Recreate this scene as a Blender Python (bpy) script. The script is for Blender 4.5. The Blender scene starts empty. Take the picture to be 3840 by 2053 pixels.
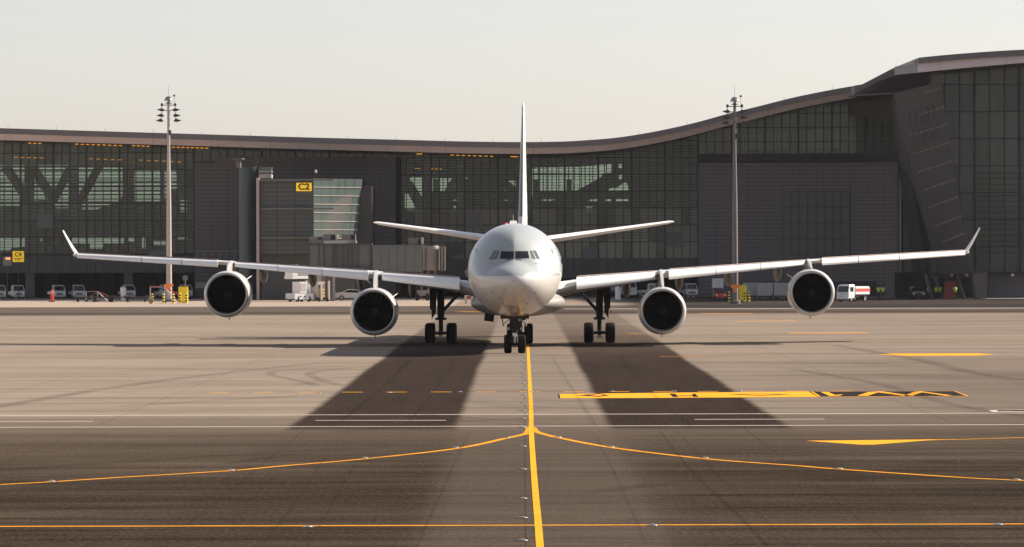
import bpy, bmesh, math, random
from mathutils import Vector, Matrix
from mathutils.geometry import tessellate_polygon
random.seed(7)
sc = bpy.context.scene
COL = sc.collection
R = math.radians

# ------------------------------------------------------------------ camera
CAM_H = 6.0
HAZE = 0.000022
FQ = 11953.0
cd = bpy.data.cameras.new('camera')
cd.sensor_width = 36.0
cd.lens = 36.0 * 17818.0 / 3840.0
cd.clip_start = 1.0
cd.clip_end = 30000.0
cam = bpy.data.objects.new('camera', cd)
COL.objects.link(cam)
CAM_M = Matrix.Rotation(R(90) - 76.5 / 17818.0, 3, 'X') @ Matrix.Rotation(-0.0030, 3, 'Z')
cam.matrix_world = Matrix.Translation((0, 0, CAM_H)) @ CAM_M.to_4x4()
sc.camera = cam

# ------------------------------------------------------------------ sky, sun, exposure
SUN = Vector((0.755, 0.35, 0.555)).normalized()
world = bpy.data.worlds.new('World')
sc.world = world
world.use_nodes = True
wn = world.node_tree
wn.nodes.clear()
sky = wn.nodes.new('ShaderNodeTexSky')
sky.sky_type = 'NISHITA'
sky.sun_disc = False
sky.sun_elevation = math.asin(SUN.z)
sky.sun_rotation = math.atan2(SUN.x, SUN.y)
sky.altitude = 0
sky.air_density = 1.0
sky.dust_density = 0.6
sky.ozone_density = 3.0
bg = wn.nodes.new('ShaderNodeBackground')
bg.inputs['Strength'].default_value = 0.062
wo = wn.nodes.new('ShaderNodeOutputWorld')
tint = wn.nodes.new('ShaderNodeMixRGB'); tint.blend_type = 'MULTIPLY'; tint.inputs[0].default_value = 1.0
tint.inputs[2].default_value = (1.04, 0.962, 0.965, 1)      # camera white balance
hsv = wn.nodes.new('ShaderNodeHueSaturation'); hsv.inputs['Saturation'].default_value = 0.50     # dusty desert air
wn.links.new(sky.outputs[0], hsv.inputs['Color']); wn.links.new(hsv.outputs[0], tint.inputs[1]); wn.links.new(tint.outputs[0], bg.inputs['Color'])
wn.links.new(bg.outputs[0], wo.inputs['Surface'])
sl = bpy.data.lights.new('sun', 'SUN')
sl.energy = 5.0
sl.angle = R(0.53)
sl.color = (1.0, 0.87, 0.73)
sun = bpy.data.objects.new('sun', sl)
COL.objects.link(sun)
sun.rotation_euler = SUN.to_track_quat('Z', 'Y').to_euler()
sc.view_settings.view_transform = 'Standard'
sc.view_settings.look = 'None'
sc.view_settings.exposure = 1.20
sc.view_settings.gamma = 1.0
sc.view_settings.use_curve_mapping = False
try:
    sc.cycles.transparent_max_bounces = 24
    sc.cycles.max_bounces = 10
except Exception:
    pass

# ------------------------------------------------------------------ picture -> place helpers (used to measure only)
def ray(qx, qy):
    return CAM_M @ Vector(((qx - 1288.0) / FQ, (688.7 - qy) / FQ, -1.0))
def W(qx, qy, D):
    d = ray(qx, qy)
    d = d * (D / d.y)
    return Vector((d.x, D, CAM_H + d.z))
def G(qx, qy, h=0.0):
    d = ray(qx, qy)
    t = (h - CAM_H) / d.z
    return Vector((d.x * t, d.y * t, h))
def WX(qx, D, qy=700): return W(qx, qy, D).x
def WZ(qy, D, qx=1288): return W(qx, qy, D).z

# ------------------------------------------------------------------ materials
MATS = {}
def mat(name, col, rough=0.6, metal=0.0, var=0.12, vscale=1.2, bump=0.0, emit=None, estr=0.0, spec=0.5, coat=0.0):
    if name in MATS: return MATS[name]
    m = bpy.data.materials.new(name); m.use_nodes = True
    nt = m.node_tree; b = nt.nodes['Principled BSDF']
    b.inputs['Roughness'].default_value = rough
    b.inputs['Metallic'].default_value = metal
    b.inputs['Specular IOR Level'].default_value = spec
    if coat: b.inputs['Coat Weight'].default_value = coat
    tc = nt.nodes.new('ShaderNodeTexCoord')
    nz = nt.nodes.new('ShaderNodeTexNoise'); nz.inputs['Scale'].default_value = vscale; nz.inputs['Detail'].default_value = 5
    nt.links.new(tc.outputs['Object'], nz.inputs['Vector'])
    mx = nt.nodes.new('ShaderNodeMixRGB')
    mx.inputs['Color1'].default_value = (*[c * (1 - var) for c in col], 1)
    mx.inputs['Color2'].default_value = (*[min(1, c * (1 + var)) for c in col], 1)
    nt.links.new(nz.outputs['Fac'], mx.inputs['Fac'])
    nt.links.new(mx.outputs[0], b.inputs['Base Color'])
    if bump:
        bp = nt.nodes.new('ShaderNodeBump'); bp.inputs['Strength'].default_value = bump
        nt.links.new(nz.outputs['Fac'], bp.inputs['Height']); nt.links.new(bp.outputs[0], b.inputs['Normal'])
    if emit:
        b.inputs['Emission Color'].default_value = (*emit, 1); b.inputs['Emission Strength'].default_value = estr
    MATS[name] = m
    return m

def glass(name, tint, gloss=0.1, solid=(0.05, 0.055, 0.05), solidity=0.25):
    m = bpy.data.materials.new(name); m.use_nodes = True
    nt = m.node_tree; nt.nodes.clear(); N = nt.nodes.new; L = nt.links.new
    out = N('ShaderNodeOutputMaterial'); tr = N('ShaderNodeBsdfTransparent'); tr.inputs[0].default_value = (*tint, 1)
    df = N('ShaderNodeBsdfDiffuse'); oi = N('ShaderNodeObjectInfo'); 
    hs = N('ShaderNodeMixRGB'); hs.inputs['Color1'].default_value = (*[c * 0.72 for c in solid], 1); hs.inputs['Color2'].default_value = (*[c * 1.4 for c in solid], 1)
    L(oi.outputs['Random'], hs.inputs['Fac']); L(hs.outputs[0], df.inputs['Color'])
    m1 = N('ShaderNodeMixShader'); m1.inputs[0].default_value = solidity; L(tr.outputs[0], m1.inputs[1]); L(df.outputs[0], m1.inputs[2])
    gl = N('ShaderNodeBsdfGlossy'); gl.inputs['Roughness'].default_value = 0.06
    fr = N('ShaderNodeFresnel'); fr.inputs['IOR'].default_value = 1.45
    ml = N('ShaderNodeMath'); ml.operation = 'MULTIPLY_ADD'; ml.inputs[1].default_value = 1.0; ml.inputs[2].default_value = gloss
    L(fr.outputs[0], ml.inputs[0])
    m2 = N('ShaderNodeMixShader'); L(ml.outputs[0], m2.inputs[0]); L(m1.outputs[0], m2.inputs[1]); L(gl.outputs[0], m2.inputs[2])
    L(m2.outputs[0], out.inputs['Surface'])
    MATS[name] = m
    return m

# ------------------------------------------------------------------ mesh builder
class MB:
    def __init__(s): s.v = []; s.f = []
    def add(s, vs, fs):
        o = len(s.v); s.v += [tuple(v) for v in vs]; s.f += [tuple(i + o for i in f) for f in fs]; return s
    def box(s, c, d, rot=None):
        x, y, z = d[0] / 2, d[1] / 2, d[2] / 2
        vs = [Vector((a * x, b * y, e * z)) for a in (-1, 1) for b in (-1, 1) for e in (-1, 1)]
        if rot is not None: vs = [rot @ v for v in vs]
        c = Vector(c)
        return s.add([v + c for v in vs], [(0, 1, 3, 2), (4, 6, 7, 5), (0, 4, 5, 1), (2, 3, 7, 6), (0, 2, 6, 4), (1, 5, 7, 3)])
    def bb(s, x0, x1, y0, y1, z0, z1):
        return s.box(((x0 + x1) / 2, (y0 + y1) / 2, (z0 + z1) / 2), (abs(x1 - x0), abs(y1 - y0), abs(z1 - z0)))
    def loft(s, rings, closed=True, caps=True):
        n = len(rings[0]); vs = [p for r in rings for p in r]; fs = []
        for i in range(len(rings) - 1):
            for j in range(n if closed else n - 1):
                k = (j + 1) % n
                fs.append((i * n + j, i * n + k, (i + 1) * n + k, (i + 1) * n + j))
        if caps and closed:
            fs.append(tuple(range(n))); fs.append(tuple(range((len(rings) - 1) * n, len(rings) * n)))
        return s.add(vs, fs)
    def prism(s, pts, axis, a, b):
        def P(p, t):
            return {'x': (t, p[0], p[1]), 'y': (p[0], t, p[1]), 'z': (p[0], p[1], t)}[axis]
        return s.loft([[P(p, a) for p in pts], [P(p, b) for p in pts]])
    def tube(s, pts, r, n=10):
        pts = [Vector(p) for p in pts]
        rs = r if isinstance(r, (list, tuple)) else [r] * len(pts)
        rings = []
        for i, p in enumerate(pts):
            d = (pts[min(i + 1, len(pts) - 1)] - pts[max(i - 1, 0)]).normalized()
            u = d.orthogonal().normalized() if abs(d.z) > 0.99 else d.cross(Vector((0, 0, 1))).normalized()
            w = d.cross(u)
            rings.append([p + (u * math.cos(t * 2 * math.pi / n) + w * math.sin(t * 2 * math.pi / n)) * rs[i] for t in range(n)])
        return s.loft(rings)
    def rev(s, prof, axis, c, n=32, caps=False):
        c = Vector(c); rings = []
        for a, r in prof:
            ring = []
            for t in range(n):
                th = t * 2 * math.pi / n; u, w = math.cos(th) * r, math.sin(th) * r
                ring.append(c + Vector({'x': (a, u, w), 'y': (u, a, w), 'z': (u, w, a)}[axis]))
            rings.append(ring)
        return s.loft(rings, True, caps)
    def build(s, name, material, parent=None, smooth=35, recalc=True, bevel=0.0):
        me = bpy.data.meshes.new(name)
        me.from_pydata(s.v, [], s.f)
        if recalc:
            bm = bmesh.new(); bm.from_mesh(me)
            bmesh.ops.recalc_face_normals(bm, faces=bm.faces)
            if bevel: bmesh.ops.bevel(bm, geom=list(bm.edges), offset=bevel, segments=2, affect='EDGES')
            bm.to_mesh(me); bm.free()
        if smooth:
            me.shade_smooth(); me.set_sharp_from_angle(angle=R(smooth))
        me.materials.append(MATS[material] if isinstance(material, str) else material)
        o = bpy.data.objects.new(name, me); COL.objects.link(o)
        if parent is not None: o.parent = parent
        return o

def empty(name, loc=(0, 0, 0), rz=0.0, label=None, cat=None, group=None):
    o = bpy.data.objects.new(name, None); COL.objects.link(o)
    o.location = loc; o.rotation_euler = (0, 0, rz); o.empty_display_size = 0.2
    if label: o['label'] = label
    if cat: o['category'] = cat
    if group: o['group'] = group
    return o
def tag(o, label=None, cat=None, group=None, kind=None):
    if label: o['label'] = label
    if cat: o['category'] = cat
    if group: o['group'] = group
    if kind: o['kind'] = kind
    return o
def kids(o): return [c for c in bpy.data.objects if c.parent == o]
def dup(root, loc, rz, label, group=None):
    tree = {}
    for c in COL.objects:
        if c.parent: tree.setdefault(c.parent.name, []).append(c)
    def cp(o, par):
        n = o.copy(); COL.objects.link(n)
        if par: n.parent = par
        for ch in tree.get(o.name, []): cp(ch, n)
        return n
    r = cp(root, None); r.location = loc; r.rotation_euler = (0, 0, rz); r['label'] = label
    if group: r['group'] = group
    return r
def text_mesh(txt, size, bold=0.0, extr=0.01):
    c = bpy.data.curves.new('lettering', 'FONT'); c.body = txt; c.size = size; c.offset = bold; c.extrude = extr
    c.align_x = 'CENTER'; c.align_y = 'CENTER'
    o = bpy.data.objects.new('tmp', c); COL.objects.link(o)
    dg = bpy.context.evaluated_depsgraph_get()
    me = bpy.data.meshes.new_from_object(o.evaluated_get(dg))
    bpy.data.objects.remove(o); return me
def lerp(tab, x):
    if x <= tab[0][0]: return tab[0][1]
    for (a, u), (b, v) in zip(tab, tab[1:]):
        if x <= b: return u + (v - u) * (x - a) / (b - a)
    return tab[-1][1]
def smo(tab, x):   # smooth interpolation (monotone-ish cubic)
    if x <= tab[0][0]: return tab[0][1]
    n = len(tab)
    for i in range(n - 1):
        a, u = tab[i]; b, v = tab[i + 1]
        if x <= b:
            t = (x - a) / (b - a)
            m0 = (v - tab[i - 1][1]) / (b - tab[i - 1][0]) * (b - a) if i > 0 else (v - u)
            m1 = (tab[i + 2][1] - u) / (tab[i + 2][0] - a) * (b - a) if i < n - 2 else (v - u)
            return (2*t**3 - 3*t*t + 1) * u + (t**3 - 2*t*t + t) * m0 + (-2*t**3 + 3*t*t) * v + (t**3 - t*t) * m1
    return tab[-1][1]

# palette
mat('white_paint', (0.62, 0.61, 0.59), 0.28, var=0.03, vscale=0.6, coat=0.3)
mat('wing_grey', (0.52, 0.53, 0.52), 0.38, var=0.05, vscale=0.8)
mat('slat_paint', (0.74, 0.75, 0.74), 0.33, var=0.06, vscale=1.3)
mat('seam_dark', (0.10, 0.08, 0.07), 0.7)
mat('nacelle_paint', (0.46, 0.465, 0.46), 0.25, var=0.05, coat=0.3)
mat('lip_metal', (0.42, 0.41, 0.40), 0.33, 0.85, var=0.05)
mat('duct_dark', (0.007, 0.007, 0.008), 0.8, spec=0.15)  # shade of the deep intake put into the duct's near-black colour
mat('fan_dark', (0.0035, 0.0035, 0.004), 0.7, spec=0.15)  # blades blackened too, as part of the painted intake shade
mat('spiral_grey', (0.06, 0.057, 0.054), 0.6)
mat('tyre', (0.008, 0.008, 0.009), 0.85, spec=0.1)
mat('gear_dark', (0.016, 0.017, 0.016), 0.6, 0.1, spec=0.25)  # near-black, so the gear's shaded silhouette is put into its colour
mat('gear_light', (0.45, 0.42, 0.40), 0.4, 0.3)
mat('belly_grey', (0.22, 0.21, 0.20), 0.40, var=0.08)
mat('fairing_tan', (0.070, 0.064, 0.060), 0.5)
mat('cockpit_glass_dark', (0.010, 0.012, 0.014), 0.05, spec=0.6)
mat('cockpit_glass_side', (0.09, 0.125, 0.13), 0.06, spec=0.8)
mat('window_frame', (0.30, 0.31, 0.31), 0.4)
mat('maroon', (0.16, 0.03, 0.045), 0.4)
mat('red_light', (0.5, 0.03, 0.04), 0.3, emit=(1, 0.05, 0.08), estr=0.8)
mat('concrete_wall', (0.125, 0.113, 0.10), 0.85, var=0.18, vscale=0.7, bump=0.05)
mat('concrete_pale', (0.42, 0.36, 0.32), 0.85, var=0.12)
mat('stone', (0.122, 0.113, 0.118), 0.8, var=0.14, vscale=3.0)
mat('stone_back', (0.035, 0.033, 0.033), 0.9)
mat('roof_dark', (0.120, 0.110, 0.114), 0.6, var=0.10, vscale=0.4)
mat('fascia', (0.62, 0.53, 0.53), 0.55, var=0.10, vscale=0.3)
mat('fascia_blue', (0.32, 0.30, 0.32), 0.55)
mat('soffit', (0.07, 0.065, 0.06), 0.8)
mat('mullion', (0.011, 0.012, 0.011), 0.5)
mat('interior', (0.075, 0.075, 0.066), 0.9, var=0.25, vscale=0.5)
mat('interior_light', (0.165, 0.165, 0.145), 0.9, var=0.15, vscale=0.6)
mat('interior_floor', (0.10, 0.095, 0.085), 0.9)
mat('brace', (0.055, 0.055, 0.05), 0.8)
mat('blind', (0.55, 0.60, 0.57), 0.8, var=0.2, vscale=1.5)
mat('window_olive', (0.095, 0.095, 0.088), 0.5)
mat('dark_void', (0.018, 0.018, 0.018), 0.95)
mat('band_panel', (0.055, 0.057, 0.056), 0.7)
mat('shaft_dark', (0.045, 0.042, 0.041), 0.7, var=0.15)
mat('glass_stair', (0.035, 0.055, 0.062), 0.25, spec=0.6)
mat('gate_box', (0.068, 0.073, 0.070), 0.6)
mat('gate_column', (0.36, 0.31, 0.29), 0.7)
mat('gate_glass', (0.085, 0.118, 0.112), 0.22, spec=0.6, var=0.1)
mat('rail_light', (0.42, 0.37, 0.33), 0.5)
mat('bridge_wall', (0.105, 0.118, 0.115), 0.6)
mat('bridge_frame', (0.05, 0.05, 0.048), 0.6)
mat('bridge_cab', (0.20, 0.175, 0.16), 0.5)
mat('hvac', (0.13, 0.125, 0.12), 0.6)
mat('pole_pale', (0.38, 0.345, 0.32), 0.6, var=0.08, vscale=0.5)
mat('pole_grey', (0.15, 0.132, 0.125), 0.6, var=0.15, vscale=0.5)
mat('lamp_dark', (0.03, 0.026, 0.026), 0.5)
mat('dome_metal', (0.45, 0.40, 0.34), 0.22, 0.9)
mat('orange_paint', (0.85, 0.25, 0.03), 0.6)
mat('yellow_paint', (0.80, 0.60, 0.02), 0.5)
mat('sign_yellow', (0.85, 0.55, 0.02), 0.5, emit=(1.0, 0.62, 0.02), estr=0.15)
mat('sign_black', (0.01, 0.01, 0.01), 0.6)
mat('black_paint', (0.015, 0.015, 0.015), 0.7)
mat('red_paint', (0.55, 0.05, 0.04), 0.5)
mat('red_dull', (0.28, 0.06, 0.05), 0.6)
mat('car_white', (0.62, 0.63, 0.64), 0.3, coat=0.4, var=0.03)
mat('van_white', (0.48, 0.50, 0.52), 0.35, coat=0.3, var=0.05)
mat('car_silver', (0.50, 0.47, 0.44), 0.3, 0.3, coat=0.4, var=0.03)
mat('car_dark', (0.03, 0.03, 0.035), 0.3)
mat('car_glass', (0.012, 0.014, 0.015), 0.08, spec=0.7)
mat('headlight', (0.75, 0.75, 0.72), 0.15)
mat('rubber', (0.015, 0.015, 0.015), 0.85)
mat('steel', (0.35, 0.34, 0.33), 0.4, 0.6)
mat('container_grey', (0.34, 0.33, 0.32), 0.55, var=0.15)
mat('hivis', (0.48, 0.75, 0.06), 0.7)
mat('trousers', (0.03, 0.03, 0.04), 0.9)
mat('skin', (0.28, 0.17, 0.12), 0.7)
mat('hair', (0.02, 0.015, 0.012), 0.9)
mat('lamp_glow', (0.9, 0.4, 0.05), 0.5, emit=(1.0, 0.42, 0.03), estr=0.42)
mat('dot_glow', (0.30, 0.25, 0.21), 0.5)
mat('display_orange', (0.8, 0.3, 0.1), 0.5, emit=(1.0, 0.35, 0.12), estr=1.5)
mat('display_grey', (0.22, 0.19, 0.17), 0.6)
glass('facade_glass', (0.70, 0.82, 0.75), 0.0, (0.185, 0.182, 0.155), 0.28)
glass('blind_glass', (0.55, 0.62, 0.56), 0.0, (0.21, 0.21, 0.175), 0.55)
glass('tower_glass', (0.42, 0.46, 0.42), 0.0, (0.135, 0.142, 0.128), 0.38)

# ------------------------------------------------------------------ ground
XAX = 0.00247    # the taxiway runs very slightly to the right of straight ahead
def ground_material():
    m = bpy.data.materials.new('apron_surface'); m.use_nodes = True
    nt = m.node_tree; b = nt.nodes['Principled BSDF']; N = nt.nodes.new; L = nt.links.new
    geo = N('ShaderNodeNewGeometry'); sp = N('ShaderNodeSeparateXYZ'); L(geo.outputs['Position'], sp.inputs[0])
    X, Y = sp.outputs[0], sp.outputs[1]
    def mth(op, a, c=None, d=None):
        n = N('ShaderNodeMath'); n.operation = op
        for i, v in enumerate((a, c, d)):
            if v is None: continue
            if isinstance(v, (int, float)): n.inputs[i].default_value = v
            else: L(v, n.inputs[i])
        return n.outputs[0]
    def sstep(v, a, c):
        n = N('ShaderNodeMapRange'); n.interpolation_type = 'SMOOTHSTEP'
        L(v, n.inputs[0]); n.inputs[1].default_value = a; n.inputs[2].default_value = c
        return n.outputs[0]
    def noise(sx, sy, scale=1.0, det=6, rough=0.55, off=0.0, dist=0.0):
        mp = N('ShaderNodeMapping'); mp.inputs['Scale'].default_value = (sx, sy, 1); mp.inputs['Location'].default_value = (off, off * 1.7, 0)
        L(geo.outputs['Position'], mp.inputs[0])
        n = N('ShaderNodeTexNoise'); n.inputs['Scale'].default_value = scale; n.inputs['Detail'].default_value = det
        n.inputs['Roughness'].default_value = rough; n.inputs['Distortion'].default_value = dist
        L(mp.outputs[0], n.inputs['Vector']); return n.outputs['Fac']
    def mix(f, a, c):
        n = N('ShaderNodeMixRGB')
        if isinstance(f, (int, float)): n.inputs[0].default_value = f
        else: L(f, n.inputs[0])
        for i, v in ((1, a), (2, c)):
            if isinstance(v, tuple): n.inputs[i].default_value = (*v, 1)
            else: L(v, n.inputs[i])
        return n.outputs[0]
    nbig = noise(0.03, 0.035, 1.0, 5)
    nstk = noise(0.035, 0.22, 1.0, 6, 0.6, 13.0, 0.4)
    nsw = noise(0.5, 0.5, 1.0, 4, 0.5, 5.0)
    ylat = mth('MULTIPLY_ADD', nsw, 3.0, Y)
    U = mth('SUBTRACT', X, mth('MULTIPLY', Y, XAX))
    # light concrete
    col = mix(nbig, GR['conc_a'], GR['conc_b'])
    stk = sstep(nstk, 0.42, 0.72)
    col = mix(mth('MULTIPLY', stk, 0.70), col, GR['conc_streak'])
    blot = sstep(noise(0.11, 0.13, 1.0, 6, 0.65, 401.0, 1.0), 0.50, 0.68)
    col = mix(mth('MULTIPLY', blot, 0.28), col, GR['conc_streak'])
    stk3 = sstep(noise(0.02, 0.09, 1.0, 5, 0.6, 113.0, 1.2), 0.50, 0.70)
    col = mix(mth('MULTIPLY', stk3, 0.35), col, GR['conc_streak'])
    # right hand side is a little browner
    rt = sstep(U, 0.0, 22.0)
    near_r = mth('MULTIPLY', rt, mth('SUBTRACT', 1.0, sstep(Y, 210, 300)))
    col = mix(mth('MULTIPLY', near_r, 0.6), col, GR['conc_brown'])
    ctr = mth('MULTIPLY', sstep(U, -9.0, -5.0), mth('SUBTRACT', 1.0, sstep(U, 6.0, 12.0)))
    col = mix(mth('MULTIPLY', ctr, 0.35), col, GR['conc_brown'])
    # far stripes
    dk = mth('MULTIPLY', sstep(Y, 455, 475), mth('SUBTRACT', 1.0, sstep(Y, 538, 545)))
    col = mix(mth('MULTIPLY', dk, 0.8), col, GR['far_dark'])
    dk2 = mth('MULTIPLY', sstep(Y, 466, 474), mth('SUBTRACT', 1.0, sstep(Y, 484, 494)))
    col = mix(mth('MULTIPLY', dk2, 0.55), col, GR['asph_a'])
    far_r = mth('MULTIPLY', mth('MULTIPLY', sstep(X, 10.0, 16.0), sstep(Y, 512, 515)), mth('SUBTRACT', 1.0, sstep(Y, 700, 760)))
    col = mix(mth('MULTIPLY', far_r, 0.9), col, GR['far_dark_right'])  # darker ground on the right, beyond the edge line
    lpale = mth('MULTIPLY', mth('SUBTRACT', 1.0, sstep(X, 6.0, 16.0)), sstep(Y, 538, 545))
    col = mix(mth('MULTIPLY', lpale, 0.9), col, GR['pale'])
    # near asphalt (this side of the white lines)
    near = mth('ADD', mth('MULTIPLY', mth('SUBTRACT', 1.0, sstep(ylat, 158, 170)), 0.55), mth('MULTIPLY', mth('SUBTRACT', 1.0, sstep(ylat, 128, 166)), 0.45))
    mid = mth('SUBTRACT', 1.0, sstep(ylat, 173, 181))
    asp = mix(sstep(noise(0.05, 0.10, 1.0, 6, 0.6, 31.0), 0.3, 0.7), GR['asph_a'], GR['asph_b'])
    asp = mix(mth('MULTIPLY', sstep(noise(0.05, 0.55, 1.0, 7, 0.65, 77.0, 0.5), 0.40, 0.68), 0.75), asp, GR['asph_dark'])
    col = mix(mth('MULTIPLY', mid, 0.6), col, GR['asph_b'])
    # the two dark asphalt shoulders
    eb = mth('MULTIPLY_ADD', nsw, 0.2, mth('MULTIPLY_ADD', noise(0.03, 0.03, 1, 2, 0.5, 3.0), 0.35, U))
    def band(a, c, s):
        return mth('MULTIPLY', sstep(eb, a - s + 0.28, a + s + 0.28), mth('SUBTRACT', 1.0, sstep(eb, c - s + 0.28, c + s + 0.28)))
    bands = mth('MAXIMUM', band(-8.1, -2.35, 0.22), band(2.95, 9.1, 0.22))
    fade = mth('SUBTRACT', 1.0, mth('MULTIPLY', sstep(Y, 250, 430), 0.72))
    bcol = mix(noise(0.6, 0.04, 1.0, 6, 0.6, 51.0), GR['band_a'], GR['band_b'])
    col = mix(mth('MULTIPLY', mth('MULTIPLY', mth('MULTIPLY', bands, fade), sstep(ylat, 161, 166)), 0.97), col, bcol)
    edge = sstep(U, -14.0, -34.0)
    nearm = mth('MULTIPLY', near, 1.0)
    asp = mix(mth('MULTIPLY', sstep(noise(0.10, 0.28, 1.0, 5, 0.6, 211.0, 1.5), 0.50, 0.66), 0.30), asp, GR['asph_dark'])
    asp = mix(mth('MULTIPLY', sstep(noise(0.035, 0.16, 1.0, 4, 0.55, 307.0, 0.8), 0.52, 0.70), 0.30), asp, GR['conc_brown'])
    cst = mth('MULTIPLY', sstep(eb, -2.6, -1.2), mth('SUBTRACT', 1.0, sstep(eb, 2.6, 4.6)))
    asp = mix(mth('MULTIPLY', cst, 0.38), asp, GR['conc_brown'])
    asp2 = mix(mth('MULTIPLY', bands, 0.18), asp, GR['asph_dark'])
    # tyre-polished tracks along the taxiway in the near asphalt
    col = mix(nearm, col, asp2)
    # pavement joints: faint cross lines every 7.5 m on the concrete
    fy = mth('FRACT', mth('DIVIDE', Y, 7.5)); fx = mth('FRACT', mth('DIVIDE', U, 7.5))
    jn = mth('MAXIMUM', mth('LESS_THAN', fy, 0.012), mth('LESS_THAN', fx, 0.006))
    col = mix(mth('MULTIPLY', jn, 0.38), col, GR['asph_dark'])
    # aggregate grain
    gr = noise(2.2, 1.0, 4.0, 3, 0.7, 9.0)
    col = mix(mth('MULTIPLY', mth('ABSOLUTE', mth('SUBTRACT', gr, 0.5)), 1.2), col, mix(mth('GREATER_THAN', gr, 0.5), GR['asph_dark'], GR['conc_a']))
    df = N('ShaderNodeBsdfDiffuse'); L(col, df.inputs['Color']); df.inputs['Roughness'].default_value = 0.6
    L(df.outputs[0], nt.nodes['Material Output'].inputs['Surface'])
    bp = N('ShaderNodeBump'); bp.inputs['Strength'].default_value = 0.25; bp.inputs['Distance'].default_value = 0.02
    L(noise(8, 8, 1.0, 3, 0.6, 2.0), bp.inputs['Height']); L(bp.outputs[0], df.inputs['Normal'])
    return m
GR = dict(conc_a=(0.2415, 0.2002, 0.1596), conc_b=(0.3500, 0.2940, 0.2366), conc_streak=(0.1645, 0.1309, 0.1022),
          conc_brown=(0.1365, 0.1120, 0.0924), far_dark=(0.0805, 0.0665, 0.0595), far_dark_right=(0.0350, 0.0308, 0.0301), pale=(0.4200, 0.3430, 0.2765),
          asph_a=(0.0392, 0.0294, 0.0217), asph_b=(0.0994, 0.0770, 0.0581), asph_dark=(0.0196, 0.0143, 0.0105),
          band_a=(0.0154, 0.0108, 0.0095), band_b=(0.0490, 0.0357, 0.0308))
MATS['apron'] = ground_material()
g = MB()
g.add([(-4000, -300, 0), (4000, -300, 0), (4000, 9000, 0), (-4000, 9000, 0)], [(0, 1, 2, 3)])
tag(g.build('apron_ground', 'apron', None, 0), kind='structure')

def paint(name, col, wear=0.35):
    m = bpy.data.materials.new(name); m.use_nodes = True
    nt = m.node_tree; b = nt.nodes['Principled BSDF']
    geo = nt.nodes.new('ShaderNodeNewGeometry'); nz = nt.nodes.new('ShaderNodeTexNoise'); nz.inputs['Scale'].default_value = 1.6; nz.inputs['Detail'].default_value = 8
    nt.links.new(geo.outputs['Position'], nz.inputs['Vector'])
    rp = nt.nodes.new('ShaderNodeMapRange'); rp.inputs[1].default_value = 0.48; rp.inputs[2].default_value = 0.72; rp.inputs[4].default_value = wear
    nt.links.new(nz.outputs['Fac'], rp.inputs[0])
    mx = nt.nodes.new('ShaderNodeMixRGB'); mx.inputs[1].default_value = (*col, 1); mx.inputs[2].default_value = (*[c * 0.55 for c in col], 1)
    nt.links.new(rp.outputs[0], mx.inputs[0]); nt.links.new(mx.outputs[0], b.inputs['Base Color']); b.inputs['Roughness'].default_value = 0.9
    b.inputs['Specular IOR Level'].default_value = 0.02
    MATS[name] = m
paint('line_yellow', (0.66, 0.30, 0.022))
paint('line_yellow_thin', (0.58, 0.25, 0.020), 0.6)
paint('line_white', (0.56, 0.50, 0.43))
paint('line_black', (0.018, 0.016, 0.016))

def strip(name, qpts, w, material, h=0.006, end_taper=False):
    """painted line through picture-measured ground points, w metres wide"""
    P = [G(x, y) for x, y in qpts]
    # resample smoothly
    pts = []
    for i in range(len(P) - 1):
        p0 = P[max(i - 1, 0)]; p1 = P[i]; p2 = P[i + 1]; p3 = P[min(i + 2, len(P) - 1)]
        for k in range(8 if len(P) > 2 else 1):
            t = k / 8
            pts.append(0.5 * ((2 * p1) + (p2 - p0) * t + (2 * p0 - 5 * p1 + 4 * p2 - p3) * t * t + (3 * p1 - p0 - 3 * p2 + p3) * t ** 3) if len(P) > 2 else p1)
    pts.append(P[-1])
    m = MB(); vs = []; ws = w if isinstance(w, (list, tuple)) else (w, w)
    for i, p in enumerate(pts):
        d = pts[min(i + 1, len(pts) - 1)] - pts[max(i - 1, 0)]; d.z = 0; d.normalize()
        n = Vector((-d.y, d.x, 0)); ww = ws[0] + (ws[1] - ws[0]) * i / max(1, len(pts) - 1)
        vs += [(p + n * ww / 2 + Vector((0, 0, h))), (p - n * ww / 2 + Vector((0, 0, h)))]
    m.add(vs, [(2 * i, 2 * i + 1, 2 * i + 3, 2 * i + 2) for i in range(len(pts) - 1)])
    return tag(m.build(name, material, None, 0), kind='structure')
def patch(name, qpts, material, h):
    m = MB(); P = [G(x, y) for x, y in qpts]; P = [Vector((p.x, p.y, h)) for p in P]
    fs = tessellate_polygon([P]); m.add(P, [tuple(f) for f in fs])
    o = m.build(name, material, None, 0); return tag(o, kind='structure')

# taxiway centre line
q0 = 868.0
strip('taxiway_centre_line', [(1328, q0), (1331, 930), (1334, 990), (1336, 1040), (1336.5, 1085), (1341, 1160), (1347, 1240), (1354, 1320), (1360, 1400)], (0.17, 0.16), 'line_yellow', 0.010)
strip('taxiway_curve_line', [(1332.5, 1076), (1326, 1090), (1312, 1095), (1270, 1104), (1150, 1129), (920, 1155), (700, 1174), (580, 1185), (300, 1202), (130, 1213), (-40, 1222)], 0.24, 'line_yellow_thin')
strip('taxiway_curve_line', [(1340.5, 1076), (1348, 1086), (1365, 1092), (1410, 1103), (1540, 1127), (1775, 1155), (2000, 1172), (2110, 1181), (2400, 1201), (2620, 1212)], 0.24, 'line_yellow_thin')
strip('taxiway_cross_line', [(-60, 1325.6), (1288, 1322.5), (2640, 1319)], (0.30, 0.30), 'line_yellow_thin')
strip('service_road_line', [(-60, 1047), (1288, 1043.3), (2640, 1040)], 0.36, 'line_white')
strip('service_road_line', [(-60, 1076), (1288, 1073), (2640, 1069)], 0.32, 'line_white')
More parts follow.
